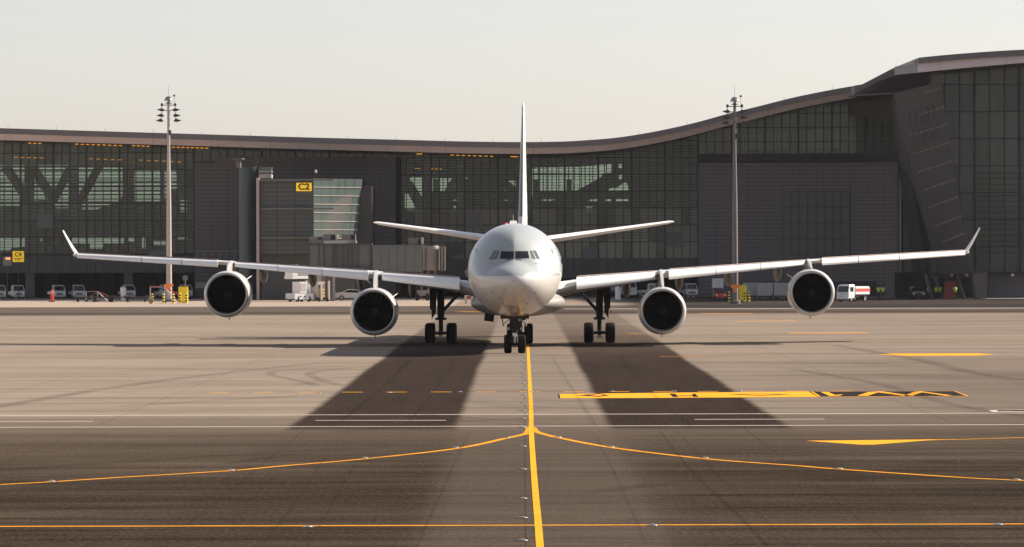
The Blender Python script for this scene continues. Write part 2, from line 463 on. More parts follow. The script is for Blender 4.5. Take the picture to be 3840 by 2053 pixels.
strip('road_dash', [(793, 1058.5), (1122, 1058.2)], 0.30, 'line_white')
strip('road_dash', [(1747, 1056), (2075, 1055.2)], 0.30, 'line_white')
strip('road_dash', [(-40, 1061), (235, 1060.8)], 0.30, 'line_white')
x = 525.0
while x < 2100:
    if not 1380 < x < 1395:
        strip('apron_dash', [(x, 989.3 - x * 0.0022), (x + 52, 989.3 - (x + 52) * 0.0022)], 0.45, 'line_yellow', 0.005)
    x += 111.8
for (a, b_, y0, y1, w) in ((1155, 1212, 785, 785.4, 1.8), (1762, 1895, 789, 789, 1.9), (1853, 2000, 808.5, 808, 1.7), (1985, 2185, 838.6, 838, 1.9),
                       (1573, 1622, 840, 839.5, 0.8), (1660, 1770, 897.2, 897, 0.5), (1730, 1985, 896.5, 896, 0.25)):
    strip('apron_dash', [(a, y0), (b_, y1)], w, 'line_yellow' if w > 1.0 else 'line_yellow_thin')
patch('apron_dash', [(2207, 893), (2245, 890.4), (2460, 889.8), (2503, 892.6), (2460, 895.2), (2280, 895.8)], 'line_yellow', 0.006)
# arrow-like wedge with its line on the right
patch('taxiway_wedge', [(2028, 1110), (2250, 1107.6), (2410, 1106.0), (2330, 1109.2), (2200, 1119.6), (2165, 1119.8)], 'line_yellow', 0.008)
strip('taxiway_wedge_line', [(2390, 1107.0), (2500, 1104), (2640, 1100)], 0.20, 'line_yellow')
# far painted edge line
strip('apron_edge_line', [(1420, 777.8), (2000, 776.8), (2640, 775.6)], 2.0, 'line_white')
# the lettered strip
def z4(p): return ((2000 + p[0] / 1.4) / 1.490683, (1400 + p[1] / 1.4) / 1.490683)
patch('painted_sign_strip', [z4(p) for p in ((137, 111), (700, 104), (1425, 98), (2215, 95), (2287, 122), (1480, 126), (700, 131), (142, 133))], 'line_yellow', 0.008)
for poly in (((1446, 98.5), (2208, 96), (2272, 121), (1492, 124.5)), ((230, 118), (345, 109), (400, 118), (345, 126)),
             ((712, 109), (744, 109), (764, 126.5), (734, 127)), ((764, 119), (848, 118), (848, 121), (764, 122)), ((835, 110), (850, 110), (868, 126), (838, 126)),
             ((1022, 113), (1200, 109.5), (1352, 113), (1195, 119.5)), ((131, 111), (137, 111), (142, 133), (135, 133))):
    patch('painted_sign_strip', [z4(p) for p in poly], 'line_black', 0.012)
for poly in (((1456, 99.6), (1468, 99.5), (1508, 123.2), (1494, 123.4)), ((1507, 101), (1548, 100.6), (1585, 117), (1625, 113.5), (1612, 120), (1560, 123)),
             ((1700, 120.5), (1760, 101), (1800, 98.7), (1835, 98.5), (1985, 120), (1945, 121), (1810, 103), (1755, 121)),
             ((1945, 120.9), (2000, 100), (2035, 97.5), (2200, 119), (2165, 120.5), (2040, 102.5), (1992, 120.2)),
             ((290, 117.5), (345, 113), (370, 118), (345, 122)), ((1080, 113.4), (1200, 111.6), (1290, 113.2), (1195, 117))):
    patch('painted_sign_strip', [z4(p) for p in poly], 'line_yellow', 0.016)
patch('painted_mark', [(2487, 1033), (2640, 1031), (2640, 1037), (2497, 1038)], 'line_white', 0.010)
patch('painted_mark', [(2508, 1033.4), (2640, 1032), (2640, 1036), (2512, 1036.4)], 'line_black', 0.014)

# tyre marks
def tyre_mat(name='tyre_mark', a=0.55):
    m = bpy.data.materials.new(name); m.use_nodes = True
    nt = m.node_tree; nt.nodes.clear(); N = nt.nodes.new; L = nt.links.new
    o = N('ShaderNodeOutputMaterial'); t = N('ShaderNodeBsdfTransparent'); d = N('ShaderNodeBsdfDiffuse'); d.inputs[0].default_value = (0.03, 0.023, 0.02, 1)
    geo = N('ShaderNodeNewGeometry'); nz = N('ShaderNodeTexNoise'); nz.inputs['Scale'].default_value = 0.12; nz.inputs['Detail'].default_value = 7
    L(geo.outputs['Position'], nz.inputs['Vector']); rp = N('ShaderNodeMapRange'); rp.inputs[1].default_value = 0.2; rp.inputs[2].default_value = 0.75; rp.inputs[3].default_value = a * 0.3; rp.inputs[4].default_value = a
    L(nz.outputs['Fac'], rp.inputs[0]); mx = N('ShaderNodeMixShader'); L(rp.outputs[0], mx.inputs[0]); L(t.outputs[0], mx.inputs[1]); L(d.outputs[0], mx.inputs[2]); L(mx.outputs[0], o.inputs[0])
    MATS[name] = m
tyre_mat('tyre_mark', 0.36); tyre_mat('tyre_mark_faint', 0.20)
hh = 0.020
for pts, w, mt in (([(1660, 1085), (1735, 1180), (1850, 1290), (1960, 1400)], 0.06, 'tyre_mark'), ([(1700, 1080), (1800, 1190), (1950, 1330), (2020, 1400)], 0.07, 'tyre_mark_faint'), ([(1500, 1100), (1560, 1220), (1640, 1400)], 0.06, 'tyre_mark_faint'), ([(1180, 1090), (1120, 1220), (1040, 1400)], 0.07, 'tyre_mark_faint'),
               ([(820, 1150), (740, 1270), (640, 1400)], 0.08, 'tyre_mark_faint'), ([(900, 1160), (830, 1280), (760, 1400)], 0.07, 'tyre_mark_faint'),
               ([(1780, 1245), (2050, 1256), (2300, 1270), (2600, 1284)], 0.25, 'tyre_mark'),
               ([(560, 1170), (700, 1150), (850, 1135), (1000, 1126)], 0.5, 'tyre_mark_faint'), ([(0, 1185), (300, 1165), (700, 1140), (900, 1128)], 0.9, 'tyre_mark_faint'),
               ([(-30, 1240), (300, 1232), (700, 1218), (1050, 1212)], 0.9, 'tyre_mark_faint'), ([(-30, 1288), (400, 1276), (900, 1270)], 0.7, 'tyre_mark_faint'),
               ([(1340, 1060), (1250, 1058), (1050, 1070), (850, 1090)], 0.7, 'tyre_mark_faint'), ([(1300, 1004), (1420, 1010), (1560, 1006), (1800, 1000)], 0.7, 'tyre_mark_faint'),
               
               ([(960, 919), (840, 924), (710, 933), (682, 944), (760, 961), (800, 972)], 0.5, 'tyre_mark_faint'), ([(960, 923), (860, 929), (782, 940), (800, 955), (860, 972)], 0.5, 'tyre_mark_faint'),
               ([(-30, 1030), (200, 990), (480, 950), (800, 915)], 0.8, 'tyre_mark_faint'), ([(300, 1025), (560, 1008), (900, 990)], 0.8, 'tyre_mark_faint'),
               ([(2100, 870), (2300, 905), (2450, 940), (2600, 960)], 0.9, 'tyre_mark_faint'), ([(1990, 930), (2200, 965), (2400, 1020), (2600, 1050)], 0.6, 'tyre_mark_faint'),
               ([(2330, 1160), (2450, 1170), (2620, 1166)], 0.7, 'tyre_mark'), ([(1500, 1240), (1750, 1215), (2100, 1225), (2600, 1235)], 0.9, 'tyre_mark_faint'),
               ([(1390, 900), (1440, 980), (1500, 1075)], 0.12, 'tyre_mark_faint'), ([(1560, 900), (1640, 990), (1740, 1075)], 0.15, 'tyre_mark_faint'),
               ([(1150, 900), (1090, 990), (1020, 1075)], 0.12, 'tyre_mark_faint'), ([(1040, 900), (960, 980), (850, 1070)], 0.2, 'tyre_mark_faint')):
    strip('tyre_mark', pts, w, mt, hh); hh += 0.0012
for i in range(46):
    y0 = random.uniform(1085, 1370); x0 = random.uniform(-100, 2300); L_ = random.uniform(250, 1100); sl = random.uniform(-0.035, 0.02) if x0 < 1000 else random.uniform(-0.01, 0.035)
    strip('tyre_mark', [(x0, y0), (x0 + L_ * 0.5, y0 + L_ * 0.5 * sl + random.uniform(-1.5, 1.5)), (x0 + L_, y0 + L_ * sl)], random.uniform(0.12, 0.5), 'tyre_mark_faint', hh); hh += 0.0008
for i in range(26):
    y0 = random.uniform(905, 1070); x0 = random.uniform(-100, 2300); L_ = random.uniform(200, 900); sl = random.uniform(-0.12, 0.03) if x0 < 900 else random.uniform(-0.03, 0.10)
    strip('tyre_mark', [(x0, y0), (x0 + L_ * 0.5, y0 + L_ * 0.5 * sl + random.uniform(-3, 3)), (x0 + L_, y0 + L_ * sl)], random.uniform(0.2, 0.8), 'tyre_mark_faint', hh); hh += 0.0008
for y in (1168, 1186, 1228, 1236, 1243, 1249):
    strip('tyre_mark', [(1336 + (y - 1100) * 0.07, y), (1362 + (y - 1100) * 0.07, y + 2.5)], 0.05, 'tyre_mark', hh); hh += 0.001

# inset taxiway lights
def make_light():
    r = empty('inset_light', (0, 0, 0), 0, 'x', 'taxiway light', 'taxiway lights set in the ground')
    MB().rev([(0.0, 0.105), (0.010, 0.10), (0.024, 0.06), (0.028, 0.0001)], 'z', (0, 0, 0), 16).build('cover', 'steel', r)
    MB().bb(-0.035, 0.035, -0.07, -0.02, 0.020, 0.036).build('lens', 'headlight', r)
    MB().rev([(0.003, 0.18), (0.006, 0.175), (0.006, 0.10)], 'z', (0, 0, 0), 16).build('collar', 'black_paint', r)
    return r
proto = None; used = []
LQ = []; ORD = ['first', 'second', 'third', 'fourth', 'fifth', 'sixth', 'seventh', 'eighth', 'ninth', 'tenth', 'eleventh', 'twelfth', 'thirteenth', 'fourteenth', 'fifteenth', 'sixteenth', 'seventeenth']
for t in (220, 250, 284, 324, 352, 385, 420, 457, 500, 549, 598, 652, 767, 906, 1083, 1200, 1337):
    LQ.append((1962.0 / 1.490683, (1200 + t / 1.614) / 1.490683))
N1 = len(LQ)
LQ += [(1276, 1102.5), (1146, 1127), (918, 1153), (582, 1184), (130, 1212), (1405, 1101), (1538, 1125), (1774, 1152.5), (2112, 1180), (2558, 1208)]
N2 = len(LQ)
LQ += [(775, 1326.5), (1643, 1323), (2512, 1321), (981, 988.6), (1157, 987), (1337, 986.5), (1541, 985.6), (1696, 985), (1862, 984.6), (803, 989)]
for i, (qx, qy) in enumerate(LQ):
    p = G(qx, qy)
    if i < N1: lab = 'inset taxiway light left of the yellow centre line, %s from the nose wheels' % ORD[i]
    elif i < N2:
        k = i - N1; side = 'left' if k < 5 else 'right'; k = 4 - k if k >= 5 else k
        lab = 'inset taxiway light by the %s curved yellow line, %s from the junction' % (side, ORD[abs(k) if side == 'left' else i - N1 - 5])
    elif i < N2 + 3: lab = 'inset taxiway light on the bottom yellow cross line, %s' % ('the one left of centre', 'just right of centre', 'near the right edge')[i - N2]
    else: lab = 'inset taxiway light in the dashed yellow row, %s from the left' % ORD[{9: 0, 3: 1, 4: 2, 5: 3, 6: 4, 7: 5, 8: 6}[i - N2]]
    if proto is None:
        proto = make_light(); o = proto; o['label'] = lab
    else: o = dup(proto, (0, 0, 0), 0, lab)
    o.location = (p.x, p.y, 0.004)

# ------------------------------------------------------------------ terminal
term = empty('terminal_building', (0, 640, 0), 0, 'long dark glass and stone airport terminal with a sweeping curved roof', 'airport terminal')
class TB(MB):
    def build(s, name, material, parent=None, smooth=35, recalc=True, bevel=0.0):
        s.v = [(x, y - 640, z) for x, y, z in s.v]
        return MB.build(s, name, material, parent, smooth, recalc, bevel)
DF, DE, DR = 640.0, 628.0, 618.0
ROOF = [(-60, 322), (0, 323), (200, 329), (400, 335), (600, 341), (800, 347), (1000, 352), (1150, 356), (1300, 358), (1400, 357), (1450, 355), (1550, 347), (1650, 331), (1750, 309),
        (1830, 287), (1900, 270), (2000, 245), (2100, 225), (2170, 213)]
def roof_q(qx): return smo(ROOF, qx)
def to_e(qx, qy, D): p = W(qx, qy, D); return (p.x, p.z)
# main roof: upper dark rim, lower pale fascia, and slab behind
st = [-60 + 2230 * i / 110 for i in range(111)]
rings = []
for q in st:
    t = W(q, roof_q(q), DE); m_ = W(q, roof_q(q) + 14, DE)
    rings.append([(t.x, DE, t.z), (t.x, DE - 0.0, m_.z), (t.x, DE + 1.2, m_.z), (t.x * 1.0, DE + 70, m_.z + 0.2), (t.x, DE + 70, t.z + 0.35)])
rf = TB().loft(rings).build('roof', 'roof_dark', term, 25)
# fascia panels 4.5 m wide
segs = 30
e0, e1 = -60.0, 2155.0
for i in range(segs):
    a = e0 + (e1 - e0) * i / segs; b_ = e0 + (e1 - e0) * (i + 1) / segs - 0.7
    rr = []
    for k in range(4):
        q = a + (b_ - a) * k / 3
        t = W(q, roof_q(q) + 14.2, DE + 0.5); lo = W(q, roof_q(q) + 29.5, DE + 0.5)
        rr.append([(t.x, DE + 0.5, t.z), (t.x, DE + 1.4, lo.z), (t.x, DE + 1.7, lo.z), (t.x, DE + 0.8, t.z)])
    TB().loft(rr).build('fascia_panel', 'fascia', rf, 25)
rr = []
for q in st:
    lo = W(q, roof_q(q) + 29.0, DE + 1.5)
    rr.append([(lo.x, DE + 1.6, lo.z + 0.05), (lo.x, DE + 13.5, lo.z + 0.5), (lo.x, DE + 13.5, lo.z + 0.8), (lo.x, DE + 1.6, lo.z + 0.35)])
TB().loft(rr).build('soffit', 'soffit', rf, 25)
# little lightning rods on the roof edge
m = TB()
for q in range(20, 2150, 122):
    t = W(q, roof_q(q), DE + 2); m.tube([(t.x, DE + 2, t.z - 0.2), (t.x, DE + 2, t.z + 0.42)], 0.018, 5)
m.build('roof_rods', 'lamp_dark', rf, 0)

# right-hand raised roof
RR = [(2240, 171), (2310, 146), (2330, 143.5), (2400, 137), (2500, 129.5), (2576, 125.5), (2700, 122)]
def rr_q(q): return smo(RR[1:], q)
rings = []
for q in [2311 + 389 * i / 24 for i in range(25)]:
    t = W(q, rr_q(q), 592); b_ = W(q, rr_q(q) + 14, 592)
    rings.append([(t.x, 592, t.z), (t.x, 592, b_.z), (t.x, 660, b_.z), (t.x, 660, t.z)])
TB().loft(rings).build('roof', 'roof_dark', term, 25)
for i in range(8):
    a = 2252 + (2700 - 2252) * i / 8; b_ = 2252 + (2700 - 2252) * (i + 1) / 8 - 0.6; r_ = []
    for k in range(4):
        q = a + (b_ - a) * k / 3
        top = 168 - (q - 2252) * 0.165 if q < 2311 else rr_q(q) + 14.4 - 1.0 * max(0, (2340 - q) / 30)
        bot = 188 - (q - 2262) * 0.107 + 0.00004 * (q - 2262) ** 2
        t = W(q, top, 592.6); lo = W(q, bot, 592.6)
        r_.append([(t.x, 592.6, t.z), (t.x, 592.6, lo.z), (t.x, 593.2, lo.z), (t.x, 593.2, t.z)])
    TB().loft(r_).build('fascia_panel', 'fascia' if i > 0 else 'fascia_blue', rf, 25)
# folded canopy between the two roofs
def poly_prism(qpts, D0, D1, name, material, parent, cls=TB):
    m = cls(); A = [W(x, y, D0) for x, y in qpts]
    return m.loft([[(p.x, D0, p.z) for p in A], [(p.x, D1, p.z) for p in A]]).build(name, material, parent, 0)
poly_prism([(2150, 216), (2170, 212.5), (2252, 169.5), (2262, 187), (2205, 207), (2150, 237)], 611, 617, 'roof_fold', 'roof_dark', term)
poly_prism([(2252, 169.5), (2310, 146), (2318, 160), (2262, 172)], 598, 604, 'roof_fold', 'fascia', term)
poly_prism([(2150, 237), (2205, 207), (2262, 187), (2380, 170), (2380, 210), (2262, 235.5)], 618, 640, 'roof_fold', 'soffit', term)
poly_prism([(2145, 239), (2262, 232.5), (2345, 213), (2345, 216), (2262, 236), (2145, 242)], 616, 617.5, 'roof_trim', 'fascia_blue', term)

# curtain walls
PANES = []
def glass_wall(qx0, qx1, qy_bot, top_fn, D, colw=1.125, rowh=2.27, name='curtain_wall', gl='facade_glass', louvres=0, lou_z=None, heavy=4):
    xa, xb = WX(qx0, D), WX(qx1, D); zb = WZ(qy_bot, D, (qx0 + qx1) / 2)
    n = max(1, round((xb - xa) / colw)); cw = (xb - xa) / n
    mb = TB(); cells = []
    def top(xx):
        q = 1288 + xx / D * FQ
        return W(q, top_fn(q), D).z
    zmax = max(top(xa), top(xb), top((xa + xb) / 2))
    nr = int((zmax - zb) / rowh) + 1
    for i in range(n + 1):
        xx = xa + cw * i; w = 0.24 if i % heavy == 0 else 0.11
        mb.bb(xx - w / 2, xx + w / 2, D - (0.30 if i % heavy == 0 else 0.16), D + 0.05, zb, top(xx))
    for r_ in range(nr + 1):
        z = zb + r_ * rowh
        # horizontal rails run only where below roof
        i = 0
        while i < n:
            if min(top(xa + cw * i), top(xa + cw * (i + 1))) > z:
                j = i
                while j < n and min(top(xa + cw * j), top(xa + cw * (j + 1))) > z: j += 1
                mb.bb(xa + cw * i, xa + cw * j, D - 0.13, D + 0.04, z - 0.055, z + 0.055); i = j
            else: i += 1
    fr = mb.build(name, 'mullion', term, 0)
    if louvres:
        lb = TB(); z = lou_z[0]; k = 0
        while z < lou_z[1]:
            for i in range(n):
                if top(xa + cw * i) > z and random.random() < 0.97:
                    lb.bb(xa + cw * i + 0.06, xa + cw * (i + 1) - 0.06, D - 0.26, D - 0.17, z - 0.03, z + 0.03)
            z += louvres; k += 1
        tag(lb.build('louvre', 'mullion', fr, 0), kind='stuff')
    for i in range(n):
        for r_ in range(nr):
            z0 = zb + r_ * rowh + 0.055; z1 = zb + (r_ + 1) * rowh - 0.055
            x0 = xa + cw * i + 0.05; x1 = xa + cw * (i + 1) - 0.05
            tt = min(top(x0), top(x1)) - 0.02
            if z0 > tt - 0.2: continue
            PANES.append((x0, x1, D, z0, min(z1, tt), fr, 'blind_glass' if name == 'curtain_wall' and 1000 < qx0 < 1100 and z0 < 10.5 and random.random() < 0.8 else gl))
    return fr
rtop = lambda q: roof_q(q) + 24
cw1 = glass_wall(-30, 488, 640, rtop, DF, louvres=0.375, lou_z=(6.2, 18.2))
cw2 = glass_wall(1002, 1757, 652, rtop, DF, louvres=0.375, lou_z=(8.0, 20.5))
cw3 = glass_wall(1757, 2262, 392, rtop, DF - 0.8, rowh=1.9)
cw3b = glass_wall(488, 1002, 408, rtop, DF, rowh=1.9)
cw4 = glass_wall(2270, 2342, 690, lambda q: 462, DF - 12, rowh=3.4, gl='blind_glass')
TT = [(2240, 186), (2360, 178), (2420, 172), (2500, 168), (2700, 160)]
cw5 = glass_wall(2340, 2640, 689, lambda q: lerp(TT, q), 602, colw=1.78, rowh=3.42, gl='tower_glass', heavy=3)
for gx in (cw5, cw3): pass
lb = TB(); z = WZ(640, 602)
while z < WZ(430, 602):
    lb.bb(WX(2460, 602), WX(2640, 602), 601.6, 601.75, z, z + 0.07); z += 0.72
tag(lb.build('louvre', 'mullion', cw5, 0), kind='stuff')
# 300 individual panes, the rest joined
key = lambda P: 0 if P[6] == 'tower_glass' and P[5] is cw5 else (1 if P[5] in (cw1, cw2) else 2)
PANES.sort(key=key)
first, rest = PANES[:296], PANES[296:]
cache = {}
def ybox(w, h, d=0.03):
    k = (round(w, 3), round(h, 3))
    return k
for (x0, x1, D, z0, z1, fr, gl) in first:
    k = (round(x1 - x0, 3), round(z1 - z0, 3), gl)
    if k not in cache:
        m = MB().bb(-(x1 - x0) / 2, (x1 - x0) / 2, -0.012, 0.012, 0, z1 - z0); o = m.build('glass_pane', gl, fr, 0); cache[k] = o.data
    else:
        o = bpy.data.objects.new('glass_pane', cache[k]); COL.objects.link(o); o.parent = fr
    o.location = ((x0 + x1) / 2, D - 640, z0)
by = {}
for P in rest: by.setdefault((P[5].name, P[6]), []).append(P)
for (fn, gl), L_ in by.items():
    m = TB()
    for (x0, x1, D, z0, z1, fr, _) in L_: m.bb(x0, x1, D - 0.012, D + 0.012, z0, z1)
    tag(m.build('glass_pane', gl, L_[0][5], 0), kind='stuff')

# inside partitions with see-through openings
def partition(qx0, qx1, qy0, qy1, D, holes, name='inner_wall', material='interior'):
    def V(p): q = W(p[0], p[1], D); return Vector((q.x, D, q.z))
    outer = [V(p) for p in ((qx0, qy0), (qx1, qy0), (qx1, qy1), (qx0, qy1))]
    loops = [[Vector((p.x, p.z, 0)) for p in outer]] + [[Vector((V(p).x, V(p).z, 0)) for p in h] for h in holes]
    tris = tessellate_polygon(loops)
    flat = [p for l in loops for p in l]
    m = TB(); m.add([(p.x, D, p.y) for p in flat], [tuple(t) for t in tris])
    o = m.build(name, material, term, 0, recalc=False)
    return o
DI = 648.0
def R1(pts): return [(p[0] / 1.721 / 1.490683, (400 + p[1] / 1.721) / 1.490683) for p in pts]
def R3(pts): return [((1480 + p[0] / 2.7404) / 1.490683, (560 + p[1] / 2.7404) / 1.490683) for p in pts]
holesL = [R1(h) for h in (
    ((2, 378), (160, 378), (160, 520), (130, 640), (2, 640)),
    ((222, 378), (442, 378), (442, 660), (360, 660), (345, 600), (222, 610)),
    ((505, 395), (800, 395), (800, 560), (770, 610), (620, 665), (530, 665), (530, 600), (505, 560)),
    ((860, 405), (1075, 405), (1075, 560), (1060, 625), (860, 620)), ((1078, 410), (1135, 410), (1150, 532), (1078, 532)), ((1165, 605), (1208, 605), (1208, 680), (1165, 680)),
    ((2, 845), (160, 845), (160, 905), (75, 912), (60, 932), (2, 932)), ((262, 846), (272, 846), (272, 870), (262, 870)),
    ((465, 848), (800, 848), (800, 880), (790, 884), (665, 884), (665, 917), (580, 917), (580, 884), (465, 884)), ((826, 848), (866, 848), (866, 872), (826, 872)),
    ((916, 846), (940, 846), (940, 915), (916, 915)), ((985, 868), (1070, 868), (1070, 895), (985, 895)), ((1140, 845), (1210, 845), (1210, 858), (1140, 858)))]
partition(-40, 500, 352, 660, DI, holesL)
holesC = [R3(h) for h in (
    ((160, 290), (280, 290), (280, 555), (235, 470), (160, 350)), ((62, 455), (135, 455), (240, 640), (62, 640)),
    ((370, 300), (440, 300), (440, 430), (370, 430)), ((462, 300), (600, 300), (530, 430), (462, 430)),
    ((370, 500), (385, 500), (385, 620), (370, 620)), ((605, 390), (655, 290), (670, 290), (615, 392)), ((712, 300), (735, 288), (755, 305)),
    ((607, 515), (645, 515), (645, 532), (607, 532)), ((607, 585), (635, 585), (635, 650), (607, 650)),
    ((1085, 365), (1160, 435), (1108, 435), (1088, 410)), ((1110, 330), (1225, 418), (1205, 418), (1100, 335)), ((1168, 325), (1243, 325), (1243, 388)),
    ((1085, 515), (1160, 515), (1160, 535), (1085, 535)), ((1395, 200), (1420, 195), (1420, 500), (1395, 500)),
    ((1428, 262), (2130, 262), (2130, 282), (2020, 345), (1870, 425), (1780, 435), (1428, 435)),
    ((1422, 195), (1480, 190), (1900, 182), (2100, 160), (2225, 155), (2228, 240), (2100, 258), (1850, 250), (1422, 245)),
    ((2300, 155), (2335, 155), (2335, 195), (2300, 195)), ((2305, 270), (2335, 265), (2335, 310), (2305, 310)),
    ((2175, 435), (2215, 405), (2290, 395), (2340, 355), (2375, 340), (2400, 380), (2400, 437)),
    ((1425, 515), (1437, 515), (1437, 530), (1425, 530)), ((1515, 515), (1665, 515), (1600, 532), (1515, 532)), ((2000, 518), (2095, 515), (2090, 535), (1990, 535)),
    ((2120, 515), (2225, 515), (2225, 535), (2120, 535)), ((2275, 515), (2400, 515), (2400, 535), (2275, 535)), ((1965, 590), (2030, 590), (2030, 645), (1965, 645)))]
partition(1002, 1640, 376, 560, DI, holesC)
partition(1640, 1760, 362, 560, DI, [])
partition(486, 1004, 364, 420, DI - 1, [])
partition(1002, 1760, 560, 660, DI - 3, [], material='interior_light')
partition(1640, 1760, 480, 560, DI - 3.2, [], material='interior_light')
m = TB()
for q in [1002 + 20.95 * 0.5 + i * 84 for i in range(9)]:
    x_ = WX(q, DI - 4); m.bb(x_ - 0.35, x_ + 0.35, DI - 4.2, DI - 3.6, 5, 16)
m.build('inner_columns', 'brace', term, 0)
m = TB(); qs = [1757 + i * 20.2 for i in range(26)]
for a, b_ in zip(qs, qs[1:]):
    P = [W(a, roof_q(min(a, 2165)) + 12, DI), W(b_, roof_q(min(b_, 2165)) + 12, DI), W(b_, 420, DI), W(a, 420, DI)]
    m.add(P, [(0, 1, 2, 3)])
m.build('inner_wall', 'interior', term, 0)
m = TB(); qs = [1300 + i * 23 for i in range(21)]
for a, b_ in zip(qs, qs[1:]):
    m.add([W(a, roof_q(a) + 12, DI - 0.5), W(b_, roof_q(b_) + 12, DI - 0.5), W(b_, 382, DI - 0.5), W(a, 382, DI - 0.5)], [(0, 1, 2, 3)])
m.build('inner_wall', 'interior', term, 0)
pb = poly_prism([(1868, 341), (2060, 327), (2110, 325), (2110, 372), (1868, 378)], DI - 3, DI - 2.8, 'inner_wall', 'blind', term)
m = TB()
for q in range(1872, 2110, 9):
    if random.random() < 0.75:
        w = random.choice((2, 3, 5)); a = W(q, 328, DI - 3.5); m.bb(a.x, a.x + w / 18.0, DI - 3.6, DI - 3.4, W(q, 378, DI).z, W(q, 325, DI).z)
m.build('inner_posts', 'brace', term, 0)
partition(2340, 2640, 160, 700, 612, [], material='interior')
m = TB()
for i in range(13):
    a = WX(2366 + i * 22.5, 611); z0, z1 = WZ(452, 611), WZ(190, 611)
    m.bb(a, a + (0.34 if i % 2 else 0.62), 602.5, 602.8, z0, z1)
m.build('inner_columns', 'blind', term, 0)
m = TB()
for q in (430, 476, 520, 570, 640): 
    m.bb(WX(2385, 610), WX(2640, 610), 609, 611, WZ(q + 8, 610), WZ(q - 6 if q != 476 else q - 22, 610))
m.build('inner_floors', 'interior_light', term, 0)
partition(2262, 2345, 440, 700, DI - 14, [], material='interior_light')
# side walls, top and floors
m = TB(); m.bb(WX(-40, DI), WX(1760, DI), DI - 7.4, DI - 0.3, WZ(640, DI) - 0.4, WZ(640, DI) - 0.1)
m.bb(WX(-40, DI), WX(490, DI), DI - 6, DI - 0.3, 9.3, 9.5); m.build('inner_floors', 'interior_floor', term, 0)
# far-side louvres and V-shaped struts seen through the glass
m = TB(); z = 12.0
while z < 19.5:
    m.bb(WX(-40, 665), WX(480, 665), 664.8, 665.2, z, z + random.choice((0.14, 0.22, 0.30))); z += 0.56
tag(m.build('far_louvre', 'brace', term, 0), kind='stuff')
def strut(a, b_, w, D, mb):
    A, B = W(*a, D), W(*b_, D); mb.box((A + B) / 2, ((B - A).length, 0.4, w), Matrix.Rotation(-math.atan2((B - A).z, (B - A).x), 3, 'Y'))
for a, b_, w in (((35, 385), (185, 610), 1.3), ((205, 385), (345, 600), 1.3), ((452, 400), (345, 610), 1.1), ((645, 380), (510, 620), 1.1), ((180, 380), (180, 640), 0.9),
              ((830, 390), (830, 640), 1.6), ((480, 395), (480, 640), 1.1), ((1050, 400), (1050, 640), 0.5)):
    mb = TB(); A, B = R1([a, b_]); strut(A, B, w, DI - 1.5, mb); mb.build('strut', 'brace', term, 0)
for a, b_, w in (((150, 340), (290, 560), 0.8), ((1090, 320), (1230, 430), 0.7), ((640, 280), (540, 440), 0.9)):
    mb = TB(); A, B = R3([a, b_]); strut(A, B, w, DI - 1.2, mb); mb.build('strut', 'brace', term, 0)
mb = TB()
for q in (1430, 1480, 1492, 1530, 1567, 1620, 1690, 1745, 1790, 1850, 1905, 1960, 2040, 2100, 2160):
    A = R3([(q, 150)])[0]; x_ = WX(A[0], DI + 1); mb.bb(x_ - 0.07, x_ + 0.07, DI + 1, DI + 1.2, 11, 19)
for q in (300, 385, 405, 412, 428, 500, 545): A = R3([(q, 150)])[0]; x_ = WX(A[0], DI + 1); mb.bb(x_ - 0.06, x_ + 0.06, DI + 1, DI + 1.2, 11, 19)
tag(mb.build('far_mullions', 'brace', term, 0), kind='stuff')
# downlights under the roof
def lamprow(x0, x1, y0, y1, n, D=DI - 5, w=0.40, h=0.08):
    for i in range(n):
        t = (i + 0.5) / n; p = W(x0 + (x1 - x0) * t, y0 + (y1 - y0) * t, D)
        TB().bb(p.x - w / 2, p.x + w / 2, D, D + 0.2, p.z - h / 2, p.z + h / 2).build('downlight', 'lamp_glow', term, 0)
DL = DF - 1.0
lamprow(186, 310, 363, 367, 9, DL); lamprow(330, 378, 366.5, 369, 4, DL); lamprow(430, 526, 370.5, 373.5, 8, DL); lamprow(68, 106, 360.5, 361.5, 3, DL)
lamprow(1130, 1244, 390.5, 394, 8, DL); lamprow(1048, 1062, 388, 388, 1, DL, 0.8); lamprow(1284, 1303, 394.6, 395, 2, DL, 0.5)
lamprow(1042, 1058, 424, 425, 2, DL, 0.3, 0.05); lamprow(1082, 1114, 425, 426, 3, DL, 0.3, 0.05)
lamprow(32, 112, 396, 398, 5, DL, 0.5, 0.04); lamprow(220, 310, 400, 403, 5, DL, 0.5, 0.04); lamprow(345, 460, 403, 408, 6, DL, 0.5, 0.04)
# lower bands, undercroft
m = TB()
for i in range(26):
    a = -30 + i * 20.72; m.bb(WX(a, 639) + 0.02, WX(a + 20.72, 639) - 0.03, 639.2, 639.8, WZ(684, 639), WZ(640.6, 639))
tag(m.build('spandrel_panel', 'band_panel', term, 0), kind='stuff')
m = TB()
for i in range(36):
    a = 1002 + i * 20.97; m.bb(WX(a, 639) + 0.02, WX(a + 20.97, 639) - 0.03, 639.2, 639.8, WZ(700, 639), WZ(652.6, 639))
tag(m.build('spandrel_panel', 'band_panel', term, 0), kind='stuff')
TB().bb(WX(-60, 640), WX(490, 640), 662, 663, 0, 5.9).build('rear_wall', 'dark_void', term, 0)
TB().bb(WX(490, 640), WX(2262, 640), 662, 663, 0, 9).build('rear_wall', 'dark_void', term, 0)
TB().bb(WX(-60, 640), WX(490, 640), 640.2, 662, WZ(684, 640) - 0.02, WZ(684, 640) + 0.4).build('overhang', 'band_panel', term, 0)
TB().bb(WX(1002, 640), WX(1757, 640), 640.2, 662, WZ(700, 640) - 0.02, WZ(700, 640) + 0.4).build('overhang', 'band_panel', term, 0)
